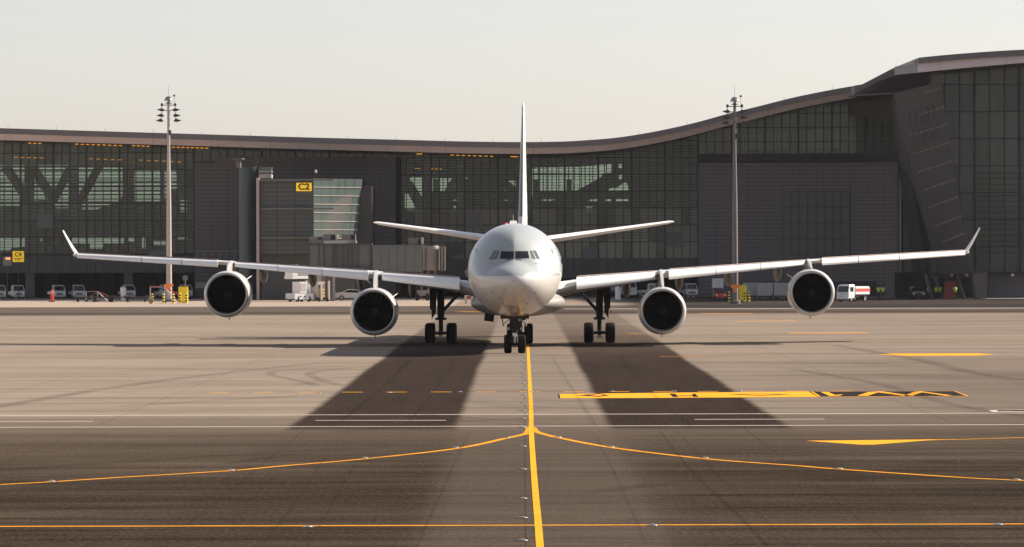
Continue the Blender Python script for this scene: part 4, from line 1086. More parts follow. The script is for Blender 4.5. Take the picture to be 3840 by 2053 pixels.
def fus_material():
    m = bpy.data.materials.new('fuselage_paint'); m.use_nodes = True
    nt = m.node_tree; b = nt.nodes['Principled BSDF']; N = nt.nodes.new; L = nt.links.new
    tc = N('ShaderNodeTexCoord'); sp = N('ShaderNodeSeparateXYZ'); L(tc.outputs['Object'], sp.inputs[0])
    def mth(op, a, c=None):
        n = N('ShaderNodeMath'); n.operation = op
        for i, v in enumerate((a, c)):
            if v is None: continue
            if isinstance(v, (int, float)): n.inputs[i].default_value = v
            else: L(v, n.inputs[i])
        return n.outputs[0]
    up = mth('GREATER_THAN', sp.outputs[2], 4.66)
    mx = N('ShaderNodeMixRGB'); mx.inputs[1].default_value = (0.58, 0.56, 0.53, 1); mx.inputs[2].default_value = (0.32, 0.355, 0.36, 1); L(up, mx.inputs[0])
    # belly grime near the nose gear bay, streaking back; also paints in underside shade
    nz = N('ShaderNodeTexNoise'); nz.inputs['Scale'].default_value = 2.2; nz.inputs['Detail'].default_value = 6
    mp = N('ShaderNodeMapping'); mp.inputs['Scale'].default_value = (1.6, 0.35, 0.8); L(tc.outputs['Object'], mp.inputs[0]); L(mp.outputs[0], nz.inputs['Vector'])
    gx = N('ShaderNodeMapRange'); gx.inputs[1].default_value = 1.7; gx.inputs[2].default_value = 0.2; L(mth('ABSOLUTE', sp.outputs[0]), gx.inputs[0])
    gz = N('ShaderNodeMapRange'); gz.inputs[1].default_value = 4.3; gz.inputs[2].default_value = 2.5; L(sp.outputs[2], gz.inputs[0])
    gr = mth('MULTIPLY', mth('MULTIPLY', gx.outputs[0], gz.outputs[0]), nz.outputs['Fac'])
    m2 = N('ShaderNodeMixRGB'); L(mth('MINIMUM', mth('MULTIPLY', gr, 1.5), 0.85), m2.inputs[0]); L(mx.outputs[0], m2.inputs[1]); m2.inputs[2].default_value = (0.22, 0.16, 0.12, 1)
    # light overall variation
    n3 = N('ShaderNodeTexNoise'); n3.inputs['Scale'].default_value = 0.9; n3.inputs['Detail'].default_value = 5; L(tc.outputs['Object'], n3.inputs['Vector'])
    m3 = N('ShaderNodeMixRGB'); m3.blend_type = 'MULTIPLY'; m3.inputs[0].default_value = 0.10; L(m2.outputs[0], m3.inputs[1]); L(n3.outputs['Color'], m3.inputs[2])
    # frame / panel seams
    rd = mth('LESS_THAN', mth('ABSOLUTE', mth('SUBTRACT', sp.outputs[1], 1.30)), 0.012)
    ry = mth('LESS_THAN', mth('FRACT', mth('DIVIDE', sp.outputs[1], 2.65)), 0.006)
    m4 = N('ShaderNodeMixRGB'); L(mth('MULTIPLY', mth('MAXIMUM', rd, ry), 0.35), m4.inputs[0]); L(m3.outputs[0], m4.inputs[1]); m4.inputs[2].default_value = (0.25, 0.24, 0.23, 1)
    # maroon paint on the rear fuselage
    rear = mth('GREATER_THAN', mth('SUBTRACT', sp.outputs[1], mth('MULTIPLY', sp.outputs[2], 0.9)), 49.0)
    m5 = N('ShaderNodeMixRGB'); L(rear, m5.inputs[0]); L(m4.outputs[0], m5.inputs[1]); m5.inputs[2].default_value = (0.13, 0.03, 0.045, 1)
    L(m5.outputs[0], b.inputs['Base Color'])
    b.inputs['Roughness'].default_value = 0.28; b.inputs['Coat Weight'].default_value = 0.32; b.inputs['Coat Roughness'].default_value = 0.07; b.inputs['Coat IOR'].default_value = 1.6
    MATS['fuselage'] = m
fus_material()
ys = [0.0, 0.012, 0.03, 0.06, 0.1, 0.15, 0.22, 0.3] + [0.3 + 0.15 * i for i in range(1, 46)] + [7.5, 8, 9, 12, 20, 30, 40, 46, 48, 50, 52, 54, 56, 58, 60, 62, 64, 66, 68, 70, 72, 74, 75.3]
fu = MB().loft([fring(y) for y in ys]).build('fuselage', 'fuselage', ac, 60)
# cockpit windows (r3 zoom coordinates -> local x,z)
def c3(p):
    q = W((1300 + p[0] / 2.504) / 1.490683, (800 + p[1] / 2.504) / 1.490683, 280.3)
    return (q.x - PX0 - 0.018, q.z)
def skin(poly, off, nsub=6):
    """quad poly in front view (x,z), draped on the nose"""
    a, b_, c, d = [Vector((p[0], p[1])) for p in poly]; vs = []
    for i in range(nsub + 1):
        for j in range(nsub + 1):
            u, v = i / nsub, j / nsub; p = (a * (1 - u) + b_ * u) * (1 - v) + (d * (1 - u) + c * u) * v
            y = fsurf(p.x, p.y)
            e = 0.01
            gx = ((fsurf(p.x + e, p.y) or y) - (fsurf(p.x - e, p.y) or y)) / (2 * e); gz = ((fsurf(p.x, p.y + e) or y) - (fsurf(p.x, p.y - e) or y)) / (2 * e)
            n = Vector((gx, -1, gz)).normalized()
            vs.append((Vector((p.x, y, p.y)) + n * off, n))
    return vs, nsub
def window(name, polyz, off, material, thick=0.012, grow=0.0):
    poly = [c3(p) for p in polyz]
    if grow:
        c = Vector((sum(p[0] for p in poly) / 4, sum(p[1] for p in poly) / 4))
        poly = [(c.x + (p[0] - c.x) + math.copysign(grow, p[0] - c.x), c.y + (p[1] - c.y) + math.copysign(grow, p[1] - c.y)) for p in poly]
    vs, n = skin(poly, off); m = MB(); k = n + 1
    top = [v[0] for v in vs]; bot = [v[0] - v[1] * (thick + off) for v in vs]
    fs = []
    for i in range(n):
        for j in range(n): fs.append((i * k + j, (i + 1) * k + j, (i + 1) * k + j + 1, i * k + j + 1))
    m.add(top, fs)
    ring = [i * k for i in range(k)] + [n * k + j for j in range(1, k)] + [i * k + n for i in range(n - 1, -1, -1)] + [j for j in range(n - 1, 0, -1)]
    m.loft([[top[i] for i in ring], [bot[i] for i in ring]], True, False)
    return m.build(name, material, fu, 50)
WQ = [((1437, 430), (1568, 434), (1568, 362), (1448, 358), 'cockpit_glass_dark'), ((1584, 432), (1714, 424), (1700, 358), (1584, 358), 'cockpit_glass_dark'),
      ((1376, 437), (1400, 437), (1435, 352), (1417, 352), 'cockpit_glass_side'), ((1330, 437), (1368, 437), (1410, 350), (1380, 352), 'cockpit_glass_side'),
      ((1748, 430), (1774, 434), (1738, 354), (1716, 352), 'cockpit_glass_side'), ((1786, 432), (1818, 433), (1775, 352), (1744, 350), 'cockpit_glass_side')]
WQ[2] = ((1374, 437), (1412, 428), (1436, 352), (1415, 352), 'cockpit_glass_side')
WQ[4] = ((1738, 426), (1775, 434), (1738, 356), (1716, 352), 'cockpit_glass_side')
for a, b_, c, d, mt in WQ:
    f = window('window_frame', (a, b_, c, d), 0.004, 'window_frame', grow=0.016)
    window('cockpit_window', (a, b_, c, d), 0.011, mt)
for s_ in (-1, 1):   # wiper at the windscreen foot
    z_ = CZ + 0.63; pts = [(s_ * x_, (fsurf(s_ * x_, z_ + 0.0) or 2) - 0.03, z_) for x_ in (0.12, 0.3, 0.5)]
    MB().tube(pts, 0.014, 6).build('wiper', 'seam_dark', fu)
# small probes and vents on the nose
for (qx, qy) in ((1480, 712), (1667, 712), (1366, 742), (1467, 850), (1690, 850), (1775, 745), (1718, 803)):
    x_, z_ = c3((qx, qy)); y = fsurf(x_, z_)
    if y is not None:
        MB().box((x_, y - 0.03, z_), (0.035, 0.10, 0.06), Matrix.Rotation(0.5 * (1 if x_ > 0 else -1), 3, 'Y')).build('probe', 'seam_dark', fu, 0)
for s_ in (-1, 1):
    m = MB(); x_ = 0
    for i in range(9):
        xx = s_ * (1.28 + i * 0.055); z_ = CZ + 0.42 + 0.01 * math.sin(i * 3)
        y = fsurf(xx, z_); m.box((xx, y - 0.006, z_), (0.035, 0.02, random.uniform(0.02, 0.05)))
    m.build('small_lettering', 'window_frame', fu, 0)
    # forward doors: raised outline on each side
    x_ = 2.62; m = MB(); pts = []
    for (y, dz) in ((4.6, -0.35), (4.6, 1.35), (5.7, 1.35), (5.7, -0.35), (4.6, -0.35)):
        for k in range(1): pass
        w, t, b_, m_, e = fus(y); th = math.asin(max(-1, min(1, dz / (t - m_)))) if dz > 0 else math.asin(dz / (m_ - b_))
        pts.append((s_ * (w * math.cos(th) + 0.012), y, CZ + m_ + dz))
    MB().tube(pts, 0.02, 5).build('door_outline', 'window_frame', fu)
# open door / intake-like fitting low on the left side
MB().tube([(-2.80, 7.0, 5.05), (-2.90, 7.0, 4.9), (-2.84, 7.2, 4.55)], [0.06, 0.10, 0.05], 8).build('side_probe', 'window_frame', fu)
MB().rev([(0, 0.0001), (0.15, 0.14), (0.5, 0.16), (0.9, 0.0001)], 'y', (-2.35, 5.0, 4.45), 12).build('side_blister', 'white_paint', fu)
# roof aerials
MB().loft([[(x_ , 12 + y, 7.79) for x_, y in ((-0.38, 0), (0.10, 0), (0.10, 2.2), (-0.38, 2.2))], [(x_, 12.4 + y, 7.98) for x_, y in ((-0.32, 0), (0.04, 0), (0.04, 1.4), (-0.32, 1.4))]]).build('aerial_housing', 'white_paint', fu, 0)
MB().loft([[(x_ - 0.18, 16 + y, 7.78) for x_, y in ((-0.03, 0), (0.03, 0), (0.03, 0.5), (-0.03, 0.5))], [(x_ - 0.18, 16.3 + y, 8.42) for x_, y in ((-0.01, 0), (0.01, 0), (0.01, 0.2), (-0.01, 0.2))]]).build('blade_aerial', 'white_paint', fu, 0)
MB().rev([(0, 0.09), (0.1, 0.09), (0.16, 0.0001)], 'z', (-0.62, 18, 7.74), 10).build('beacon', 'red_light', fu)
# name along each side (letters wrapped on the barrel)
for s_ in (-1, 1):
    me = text_mesh('QATAR', 2.5, 0.03, 0.0)
    bm = bmesh.new(); bm.from_mesh(me)
    bmesh.ops.triangulate(bm, faces=bm.faces[:]); bmesh.ops.subdivide_edges(bm, edges=bm.edges[:], cuts=5, use_grid_fill=True)
    for v in bm.verts:
        u, h = v.co.x, v.co.y; th = R(32) + h / 2.82; rr_ = 2.84
        v.co = Vector((s_ * rr_ * math.cos(th), 19 + s_ * u * 1.5, CZ + rr_ * math.sin(th)))
    bm.to_mesh(me); bm.free(); me.materials.append(MATS['maroon'])
    o = bpy.data.objects.new('name_lettering', me); COL.objects.link(o); o.parent = fu
# cabin windows rows
for s_ in (-1, 1):
    m = MB()
    for i in range(84):
        y = 9.0 + i * 0.53
        if 19.5 < y < 20.8 or 34 < y < 35.4: continue
        th = 0.17; m.box((s_ * 2.822 * math.cos(th), y, CZ + 2.822 * math.sin(th)), (0.02, 0.23, 0.33), Matrix.Rotation(-s_ * th, 3, 'Y'))
    tag(m.build('cabin_window', 'cockpit_glass_side', fu, 0), kind='stuff')
# belly fairing
def bring(y):
    t = (y - 16.0) / 28.0; k = math.sin(math.pi * min(1, max(0, (t * 1.35 if t < 0.37 else 0.5 if t < 0.65 else 0.5 + (t - 0.65) * 1.43)))) ** 0.9 if 0 < t < 1 else 0.0
    w = 0.9 + 2.14 * k; zb_ = 2.60 - 0.67 * k; zt_ = 3.2 + 0.55 * k; out = []
    for i in range(36):
        th = 2 * math.pi * i / 36; c, s_ = math.cos(th), math.sin(th); ex = 2.05
        out.append(((w) * math.copysign(abs(c) ** (2 / ex), c), y, (zb_ + zt_) / 2 + (zt_ - zb_) / 2 * math.copysign(abs(s_) ** (2 / ex), s_)))
    return out
MB().loft([bring(16 + 28 * i / 24) for i in range(25)]).build('belly_fairing', 'belly_grey', ac, 50)
MB().box((-1.85, 27.0, 1.98), (0.62, 0.6, 0.70), Matrix.Rotation(0.12, 3, 'Y')).build('air_scoop_door', 'gear_dark', ac, 0)

# wings
def yle(x): return 26.3 + (x - 2.8) * 0.66 if x < 10 else 31.05 + (x - 10) * 0.665
WS = [  # x, z top silhouette, slat top, slat bottom, chord, thickness
    (2.2, 4.68, 4.40, 3.50, 12.5, 1.95), (3.7, 4.76, 4.47, 3.64, 11.6, 1.50), (8.9, 5.13, 4.80, 4.27, 8.4, 0.95), (9.7, 5.19, 4.91, 4.25, 8.0, 0.90),
    (18.9, 5.68, 5.47, 5.14, 5.3, 0.52), (20.0, 5.74, 5.60, 5.12, 5.0, 0.48), (30.3, 6.20, 6.10, 5.77, 2.5, 0.22)]
def ws(x, i): return lerp([(r_[0], r_[i]) for r_ in WS], x)
def airfoil(x, s_, n=14):
    c, th, zt_ = ws(x, 4), ws(x, 5), ws(x, 1); y0 = yle(x); zle = zt_ - 0.56 * th
    up, lo = [], []
    for i in range(n + 1):
        u = (i / n) ** 1.7; t = 5 * 1.0 * (0.2969 * math.sqrt(u) - 0.126 * u - 0.3516 * u * u + 0.2843 * u ** 3 - 0.1036 * u ** 4)
        cam_ = -0.035 * c * u
        up.append(Vector((s_ * x, y0 + u * c, zle + cam_ + t * th * 0.56 * 2 * 0.5 * 1.0 * 1.12)))
        lo.append(Vector((s_ * x, y0 + u * c, zle + cam_ - t * th * 0.50)))
    return up + lo[::-1][1:-1]
def slat(x, s_):
    zt_, zb_ = ws(x, 2), ws(x, 3); h = zt_ - zb_; y0 = yle(x)
    pts = [(0.30, 0.0), (-0.05, 0.10), (-0.38, 0.34), (-0.55, 0.60), (-0.58, 0.84), (-0.50, 1.0), (-0.38, 0.90), (-0.22, 0.62), (0.05, 0.30), (0.32, 0.07)]
    return [Vector((s_ * x, y0 - 0.15 + a * (0.5 + 0.5 * h), zt_ - b_ * h)) for a, b_ in pts]
SLATS = [(3.75, 8.85), (9.75, 12.85), (12.9, 15.85), (15.9, 18.85), (20.05, 22.55), (22.6, 25.4), (25.45, 30.1)]
for s_ in (-1, 1):
    xs = [1.8, 2.8, 3.7, 5, 7, 8.9, 9.7, 12, 15, 18.9, 20, 23, 26, 28, 30.3]
    wing = MB().loft([airfoil(x_, s_) for x_ in xs]).build('wing', 'wing_grey', ac, 50)
    for a, b_ in SLATS:
        m = MB().loft([slat(a + (b_ - a) * k / 4, s_) for k in range(5)]); m.build('slat', 'slat_paint', wing, 45)
    # leading-edge track shadows: shade in the slat gap, built as a dark strip
    for a, b_ in ((3.8, 8.8), (9.8, 18.8), (20.1, 30.0)):
        pp = []
        for k in range(13):
            x_ = a + (b_ - a) * k / 12; zt_ = ws(x_, 2); y0 = yle(x_)
            pp.append([Vector((s_ * x_, y0 + 0.02, zt_ + 0.06)), Vector((s_ * x_, y0 - 0.03, zt_ + 0.012)), Vector((s_ * x_, y0 + 0.3, zt_ + 0.0)), Vector((s_ * x_, y0 + 0.3, zt_ + 0.05))])
        MB().loft(pp).build('gap_shade_strip', 'maroon_grey' if 'maroon_grey' in MATS else mat('maroon_grey', (0.28, 0.21, 0.20), 0.6, var=0.5, vscale=3.0), wing, 0)
    # wing-tip fence
    wt = []
    for t in (0, 0.25, 0.5, 0.75, 1.0):
        x_ = 30.25 + 1.05 * t ** 0.9; z_ = 6.02 + 1.62 * t; y0 = yle(30.2) + 0.2 + 1.5 * t; c = 2.1 * (1 - 0.62 * t); w = 0.10 - 0.06 * t
        wt.append([Vector((s_ * (x_ + dx), y0 + dy * c, z_ - dx * 0.5)) for dx, dy in ((0, 0), (w, 0.25), (w * 0.6, 0.7), (0, 1), (-w * 0.6, 0.7), (-w, 0.25))])
    MB().loft(wt).build('winglet', 'white_paint', wing, 50)
    MB().rev([(0, 0.0001), (0.1, 0.12), (0.6, 0.13), (1.6, 0.05)], 'y', (s_ * 30.3, yle(30.2) - 0.25, 5.98), 12).build('tip_light', 'wing_grey', wing)
    # flap-track fairings
    for x_ in (7.1, 10.6, 13.9, 17.3):
        z_ = ws(x_, 1) - ws(x_, 5) * 0.75; y0 = yle(x_) + ws(x_, 4) * 0.62
        rg = []
        for k in range(11):
            t = k / 10; hh_ = 0.60 * math.sin(math.pi * (0.04 + 0.94 * t)) ** 0.7; w = 0.28 * math.sin(math.pi * (0.04 + 0.94 * t)) ** 0.6
            zc = z_ - 0.25 - 0.50 * t; yy = y0 + 4.2 * t
            rg.append([Vector((s_ * x_ + w * math.cos(a_ * math.pi / 8), yy, zc + hh_ * math.sin(a_ * math.pi / 8))) for a_ in range(16)])
        MB().loft(rg).build('flap_track_fairing', 'fairing_tan', wing, 50)
    # flaps drooped a little behind the wing
    rg = []
    for x_ in (3.6, 8, 12, 16, 20, 24):
        c = ws(x_, 4); y0 = yle(x_) + c * 0.93; z_ = ws(x_, 1) - ws(x_, 5) * 0.62
        rg.append([Vector((s_ * x_, y0, z_)), Vector((s_ * x_, y0 + 0.3 * c * 0.5, z_ - 0.03)), Vector((s_ * x_, y0 + 0.16 * c, z_ - 0.07 * c * 0.4)), Vector((s_ * x_, y0 + 0.05, z_ - 0.10))])
    MB().loft(rg).build('flap', 'wing_grey', wing, 40)

# engines
def engine(x, z, y, s_):
    prof_out = [(0.0, 1.335), (0.03, 1.385), (0.10, 1.43), (0.22, 1.475)]
    eng = MB().rev([(0.08, 1.42), (0.22, 1.475), (0.5, 1.512), (1.0, 1.54), (1.8, 1.55), (2.8, 1.53), (3.6, 1.46), (4.3, 1.34), (4.35, 1.30), (3.6, 1.35), (2.0, 1.33)], 'y', (0, 0, 0), 64)
    e = eng.build('engine', 'nacelle_paint', ac, 50); e.location = (x, y, z)
    MB().rev([(0.08, 1.421), (0.03, 1.385), (0.0, 1.335), (0.02, 1.295), (0.07, 1.265), (0.16, 1.245)], 'y', (0, 0, 0), 64).build('intake_lip', 'lip_metal', e, 60)
    MB().rev([(0.16, 1.245), (0.5, 1.225), (1.2, 1.235), (2.05, 1.235)], 'y', (0, 0, 0), 64).build('intake_duct', 'duct_dark', e, 60)
    m = MB()
    for k in range(26):
        a = 2 * math.pi * k / 26; c, s2 = math.cos(a), math.sin(a); vs = []
        for (r_, tw) in ((0.30, 0.15), (0.75, 0.35), (1.21, 0.62)):
            for sg_ in (-1, 1):
                t = a + sg_ * 0.09 * (0.5 / r_ + 0.6); vs.append((r_ * math.cos(t), 1.45 + sg_ * tw * 0.28, r_ * math.sin(t)))
        m.add(vs, [(0, 1, 3, 2), (2, 3, 5, 4)])
    m.build('fan_blades', 'fan_dark', e, 0, recalc=False)
    MB().rev([(1.9, 1.23), (1.92, 0.0001)], 'y', (0, 0, 0), 40).build('fan_backing', 'duct_dark', e, 0)
    MB().rev([(0.62, 0.0001), (0.70, 0.10), (0.9, 0.22), (1.15, 0.33)], 'y', (0, 0, 0), 32).build('spinner', 'fan_dark', e, 60)
    pts = []
    for k in range(30):
        t = k / 29; r_ = 0.06 + 0.15 * t; yy = 0.605 + 0.05 + (r_ ** 2) * 5.5
        pts.append((r_ * math.cos(-t * 8.5 + 1), yy - 0.02, r_ * math.sin(-t * 8.5 + 1)))
    MB().tube(pts, 0.016, 5).build('spinner_spiral', 'spiral_grey', e, 0)
    MB().rev([(4.2, 0.85), (5.2, 0.72), (6.2, 0.45), (7.0, 0.0001)], 'y', (0, 0, 0), 28).build('exhaust_cone', 'gear_dark', e, 50)
    MB().rev([(2.0, 1.3), (4.2, 0.85)], 'y', (0, 0, 0), 28)
    # strake on the inboard side, drain mast below
    si = -s_
    a = R(38); n = Vector((si * math.cos(a), 0, math.sin(a))); t_ = Vector((-n.z, 0, n.x)) * 0.012
    b0 = n * 1.49; P = [b0 + Vector((0, 0.9, 0)), b0 + Vector((0, 2.2, 0)), n * 1.98 + Vector((0, 2.15, 0)), n * 1.92 + Vector((0, 1.75, 0))]
    MB().loft([[p + t_ for p in P], [p - t_ for p in P]]).build('strake', 'white_paint', e, 0)
    MB().box((0, 2.6, -1.60), (0.05, 0.3, 0.26)).build('drain_mast', 'seam_dark', e, 0)
    # pylon
    wx = abs(x); th_ = ws(wx, 5); zle = ws(wx, 1) - 0.56 * th_ - z; yl = yle(wx) - y
    rg = []
    for (yy, z0, z1, w) in ((0.75, 1.30, 1.58, 0.03), (1.3, 1.30, 1.75, 0.10), (2.2, 1.25, min(zle - 0.06, 1.60 + 0.50), 0.13), (3.2, 1.1, zle - 0.02, 0.16), (yl + 0.1, 0.9, zle + 0.30 * th_, 0.18), (yl + 2.5, 0.9, zle, 0.22), (yl + 4.5, zle - 0.6, zle - 0.15, 0.06)):
        rg.append([Vector((w * 0.8, yy, z0)), Vector((w, yy, (z0 + z1) / 2)), Vector((w * 0.6, yy, z1)), Vector((-w * 0.6, yy, z1)), Vector((-w, yy, (z0 + z1) / 2)), Vector((-w * 0.8, yy, z0))])
    MB().loft(rg).build('pylon', 'nacelle_paint', e, 50)
    return e
for s_ in (-1, 1):
    engine(s_ * 9.25, 2.27, yle(9.25) - 4.6, s_)
    engine(s_ * 19.15, 3.36, yle(19.15) - 4.4, s_)

# tail
for s_ in (-1, 1):
    rg = []
    for x_ in (0.6, 3, 6, 9, 10.6, 10.95):
        t = x_ / 10.9; y0 = 61.0 + x_ * 0.66; c = 6.4 - 4.1 * t if x_ < 10.7 else 1.4; z_ = 6.72 + 0.141 * x_; th = 0.30 * (1 - 0.62 * t) if x_ < 10.7 else 0.04
        rg.append([Vector((s_ * x_, y0 + u * c, z_ + th * h)) for u, h in ((0, 0), (0.04, 0.55), (0.15, 0.85), (0.35, 1), (0.7, 0.5), (1, 0), (0.7, -0.5), (0.35, -1), (0.15, -0.85), (0.04, -0.55))])
    MB().loft(rg).build('tailplane', 'slat_paint', ac, 50)
def fin_material():
    m = bpy.data.materials.new('fin_paint'); m.use_nodes = True
    nt = m.node_tree; b = nt.nodes['Principled BSDF']; N = nt.nodes.new; L = nt.links.new
    tc = N('ShaderNodeTexCoord'); wv = N('ShaderNodeTexWave'); wv.bands_direction = 'Z'; wv.inputs['Scale'].default_value = 0.42; wv.inputs['Distortion'].default_value = 3.0
    L(tc.outputs['Object'], wv.inputs['Vector']); mx = N('ShaderNodeMixRGB'); mx.inputs[1].default_value = (0.42, 0.43, 0.44, 1); mx.inputs[2].default_value = (0.60, 0.585, 0.56, 1)
    L(wv.outputs['Fac'], mx.inputs[0]); L(mx.outputs[0], b.inputs['Base Color']); b.inputs['Roughness'].default_value = 0.3
    MATS['fin_paint'] = m
fin_material()
rg = []
for z_ in (7.3, 8.0, 8.6, 10, 12, 14, 16, 16.7, 16.95):
    t = (z_ - 7.5) / 9.4; y0 = 58.0 + (z_ - 7.5) * 0.92 if z_ > 8.0 else 56.8; c = 8.6 - 5.6 * t; th = 0.35 * (1 - 0.70 * t) * (1.0 if z_ < 16.9 else 0.35)
    rg.append([Vector((th * h, y0 + u * c, z_)) for u, h in ((0, 0), (0.03, 0.45), (0.12, 0.8), (0.35, 1), (0.7, 0.6), (1, 0.03), (1, -0.03), (0.7, -0.6), (0.35, -1), (0.12, -0.8), (0.03, -0.45))])
fin = MB().loft(rg).build('tail_fin', 'fin_paint', ac, 50)
pp = []  # dark leading edge, carried over the left flank as painted shade
for z_ in (8.6, 11, 13.5, 16.6):
    t = (z_ - 7.5) / 9.4; y0 = 58.0 + (z_ - 7.5) * 0.92; th = 0.36 * (1 - 0.70 * t)
    pp.append([Vector((th * h, y0 + dy, z_)) for h, dy in ((0.0, -0.04), (0.12, 0.02), (0.14, 0.2), (-0.84, 0.9), (-0.66, 0.35), (-0.40, 0.06))])
MB().loft(pp).build('fin_edge_shade', mat('fin_shade_paint', (0.12, 0.13, 0.14), 0.4, 0.0), fin, 40)

# landing gear
def wheel(parent, x, y, r_, w):
    h = w / 2
    t = MB().rev([(-h * 0.55, r_ * 0.50), (-h * 0.9, r_ * 0.62), (-h, r_ * 0.80), (-h * 0.86, r_ * 0.95), (-h * 0.5, r_), (-h * 0.33, r_), (-h * 0.30, r_ * 0.975), (-h * 0.25, r_), (h * 0.25, r_), (h * 0.30, r_ * 0.975), (h * 0.33, r_), (h * 0.5, r_), (h * 0.86, r_ * 0.95), (h, r_ * 0.80), (h * 0.9, r_ * 0.62), (h * 0.55, r_ * 0.50)], 'x', (0, 0, 0), 36).build('wheel', 'tyre', parent, 30)
    t.location = (x, y, r_)
    return t
def rim(parent, x, y, r_, w):
    MB().rev([(-w * 0.28, r_ * 0.52), (-w * 0.20, r_ * 0.3), (-w * 0.1, 0.06), (w * 0.1, 0.06), (w * 0.20, r_ * 0.3), (w * 0.28, r_ * 0.52)], 'x', (x, y, r_), 20, True).build('wheel_hub', 'gear_light', parent, 30)
def gear(name, x, y, topz, half_track, r_, w, bogie, label=None):
    m = MB(); m.tube([(0, 0, r_ - 0.05), (0, 0, 1.55), (0, 0, 1.56), (0, -0.05, topz)], [0.15, 0.15, 0.23, 0.25], 16)
    g_ = m.build(name, 'gear_dark', ac, 40); g_.location = (x, y, 0)
    for yy in ((-bogie, bogie) if bogie else (0,)):
        MB().tube([(-half_track, yy, r_), (half_track, yy, r_)], 0.09, 10).build('axle', 'gear_dark', g_)
        for s_ in (-1, 1): wheel(g_, s_ * half_track, yy, r_, w); rim(g_, s_ * half_track, yy, r_, w)
    if bogie: MB().tube([(0, -bogie - 0.1, r_), (0, bogie + 0.1, r_)], 0.17, 12).build('bogie_beam', 'gear_dark', g_)
    MB().box((0, -0.02, 1.62), (0.78 if bogie else 0.5, 0.3, 0.16)).build('torque_link_collar', 'gear_dark', g_, 0, bevel=0.03)
    MB().prism([(0.12, 1.6), (0.42, 1.15), (0.14, 0.8), (0.08, 0.85), (0.30, 1.15), (0.08, 1.5)], 'x', -0.08, 0.08).build('torque_link', 'gear_dark', g_, 0)
    return g_
for s_ in (-1, 1):
    gg = gear('main_landing_gear', s_ * 5.30, 39.6, 3.75, 0.72, 0.67, 0.63, 0.99)
    MB().tube([(-s_ * 0.15, 0, 2.15), (-s_ * 1.15, -0.1, 3.25)], 0.11, 8).build('side_stay', 'gear_dark', gg)
    MB().tube([(-s_ * 1.0, 0.1, 3.2), (-s_ * 1.45, 0.0, 3.55)], 0.17, 8).build('stay_fitting', 'gear_dark', gg)
    MB().tube([(-s_ * 0.2, 0, 3.7), (-s_ * 0.75, 0, 3.32), (-s_ * 1.2, 0, 3.45)], 0.06, 6).build('lock_link', 'gear_dark', gg)
    MB().prism([(s_ * 0.20, 3.9), (s_ * 0.74, 3.85), (s_ * 0.72, 2.3), (s_ * 0.60, 2.2), (s_ * 0.60, 1.60), (s_ * 0.34, 2.05), (s_ * 0.30, 3.0)], 'y', -0.6, 0.5).build('gear_door', 'gear_dark', gg, 0)
    MB().tube([(0.16, -0.28, 1.7), (0.2, -0.28, 2.6), (0.1, -0.28, 3.4)], 0.03, 6).build('brake_hose', 'gear_dark', gg)
    MB().box((0, -1.12, 0.42), (0.34, 0.05, 0.16)).build('bogie_cap', 'gear_light', gg, 0, bevel=0.02)
gear('centre_landing_gear', 0.0, 38.0, 2.4, 0.58, 0.66, 0.56, 0.95)
ng = gear('nose_landing_gear', 0.0, 6.7, 2.7, 0.415, 0.56, 0.46, 0)
MB().box((0, -0.15, 1.95), (0.62, 0.5, 0.62)).build('steering_unit', 'gear_dark', ng, 0, bevel=0.05)
MB().box((0, -0.28, 1.52), (0.95, 0.2, 0.30)).build('light_bracket', 'gear_dark', ng, 0, bevel=0.04)
for x_ in (-0.40, 0.42): MB().rev([(0, 0.085), (-0.05, 0.09), (-0.06, 0.0001)], 'y', (x_, -0.38, 1.48), 14, True).build('taxi_light', 'window_frame', ng)
MB().rev([(0, 0.10), (-0.06, 0.10), (-0.07, 0.0001)], 'y', (0.30, -0.40, 2.02), 14, True).build('taxi_light', 'window_frame', ng)
MB().prism([(-0.13, 1.22), (0.14, 1.22), (0.16, 0.98), (0.08, 1.05), (-0.09, 1.05), (-0.13, 0.98)], 'y', -0.36, -0.30).build('tow_fitting', 'white_paint', ng, 0)
MB().tube([(0, -0.25, 1.1), (0, -0.30, 0.62)], 0.07, 8).build('drag_link', 'gear_light', ng)
MB().tube([(0, 0, 1.9), (0, -1.6, 2.75)], 0.09, 8).build('drag_stay', 'gear_dark', ng)
# bay opening and doors
MB().bb(-0.85, 0.85, -0.75, 1.1, 2.08, 2.32).build('gear_bay', 'dark_void', ng, 0)
for s_, mt in ((-1, 'gear_dark'), (1, 'white_paint')):
    MB().loft([[Vector((s_ * 0.80, y, 2.42)) for y in (-0.7, 1.2)] + [Vector((s_ * 0.84, y, 2.42)) for y in (1.2, -0.7)],
               [Vector((s_ * 0.66, y, 1.62)) for y in (-0.3, 1.1)] + [Vector((s_ * 0.70, y, 1.62)) for y in (1.1, -0.3)]]).build('gear_door', mt, ng, 0)
    MB().tube([(s_ * 0.68, -0.3, 1.72), (s_ * 0.3, -0.2, 2.1)], 0.022, 6).build('door_rod', 'gear_dark', ng)

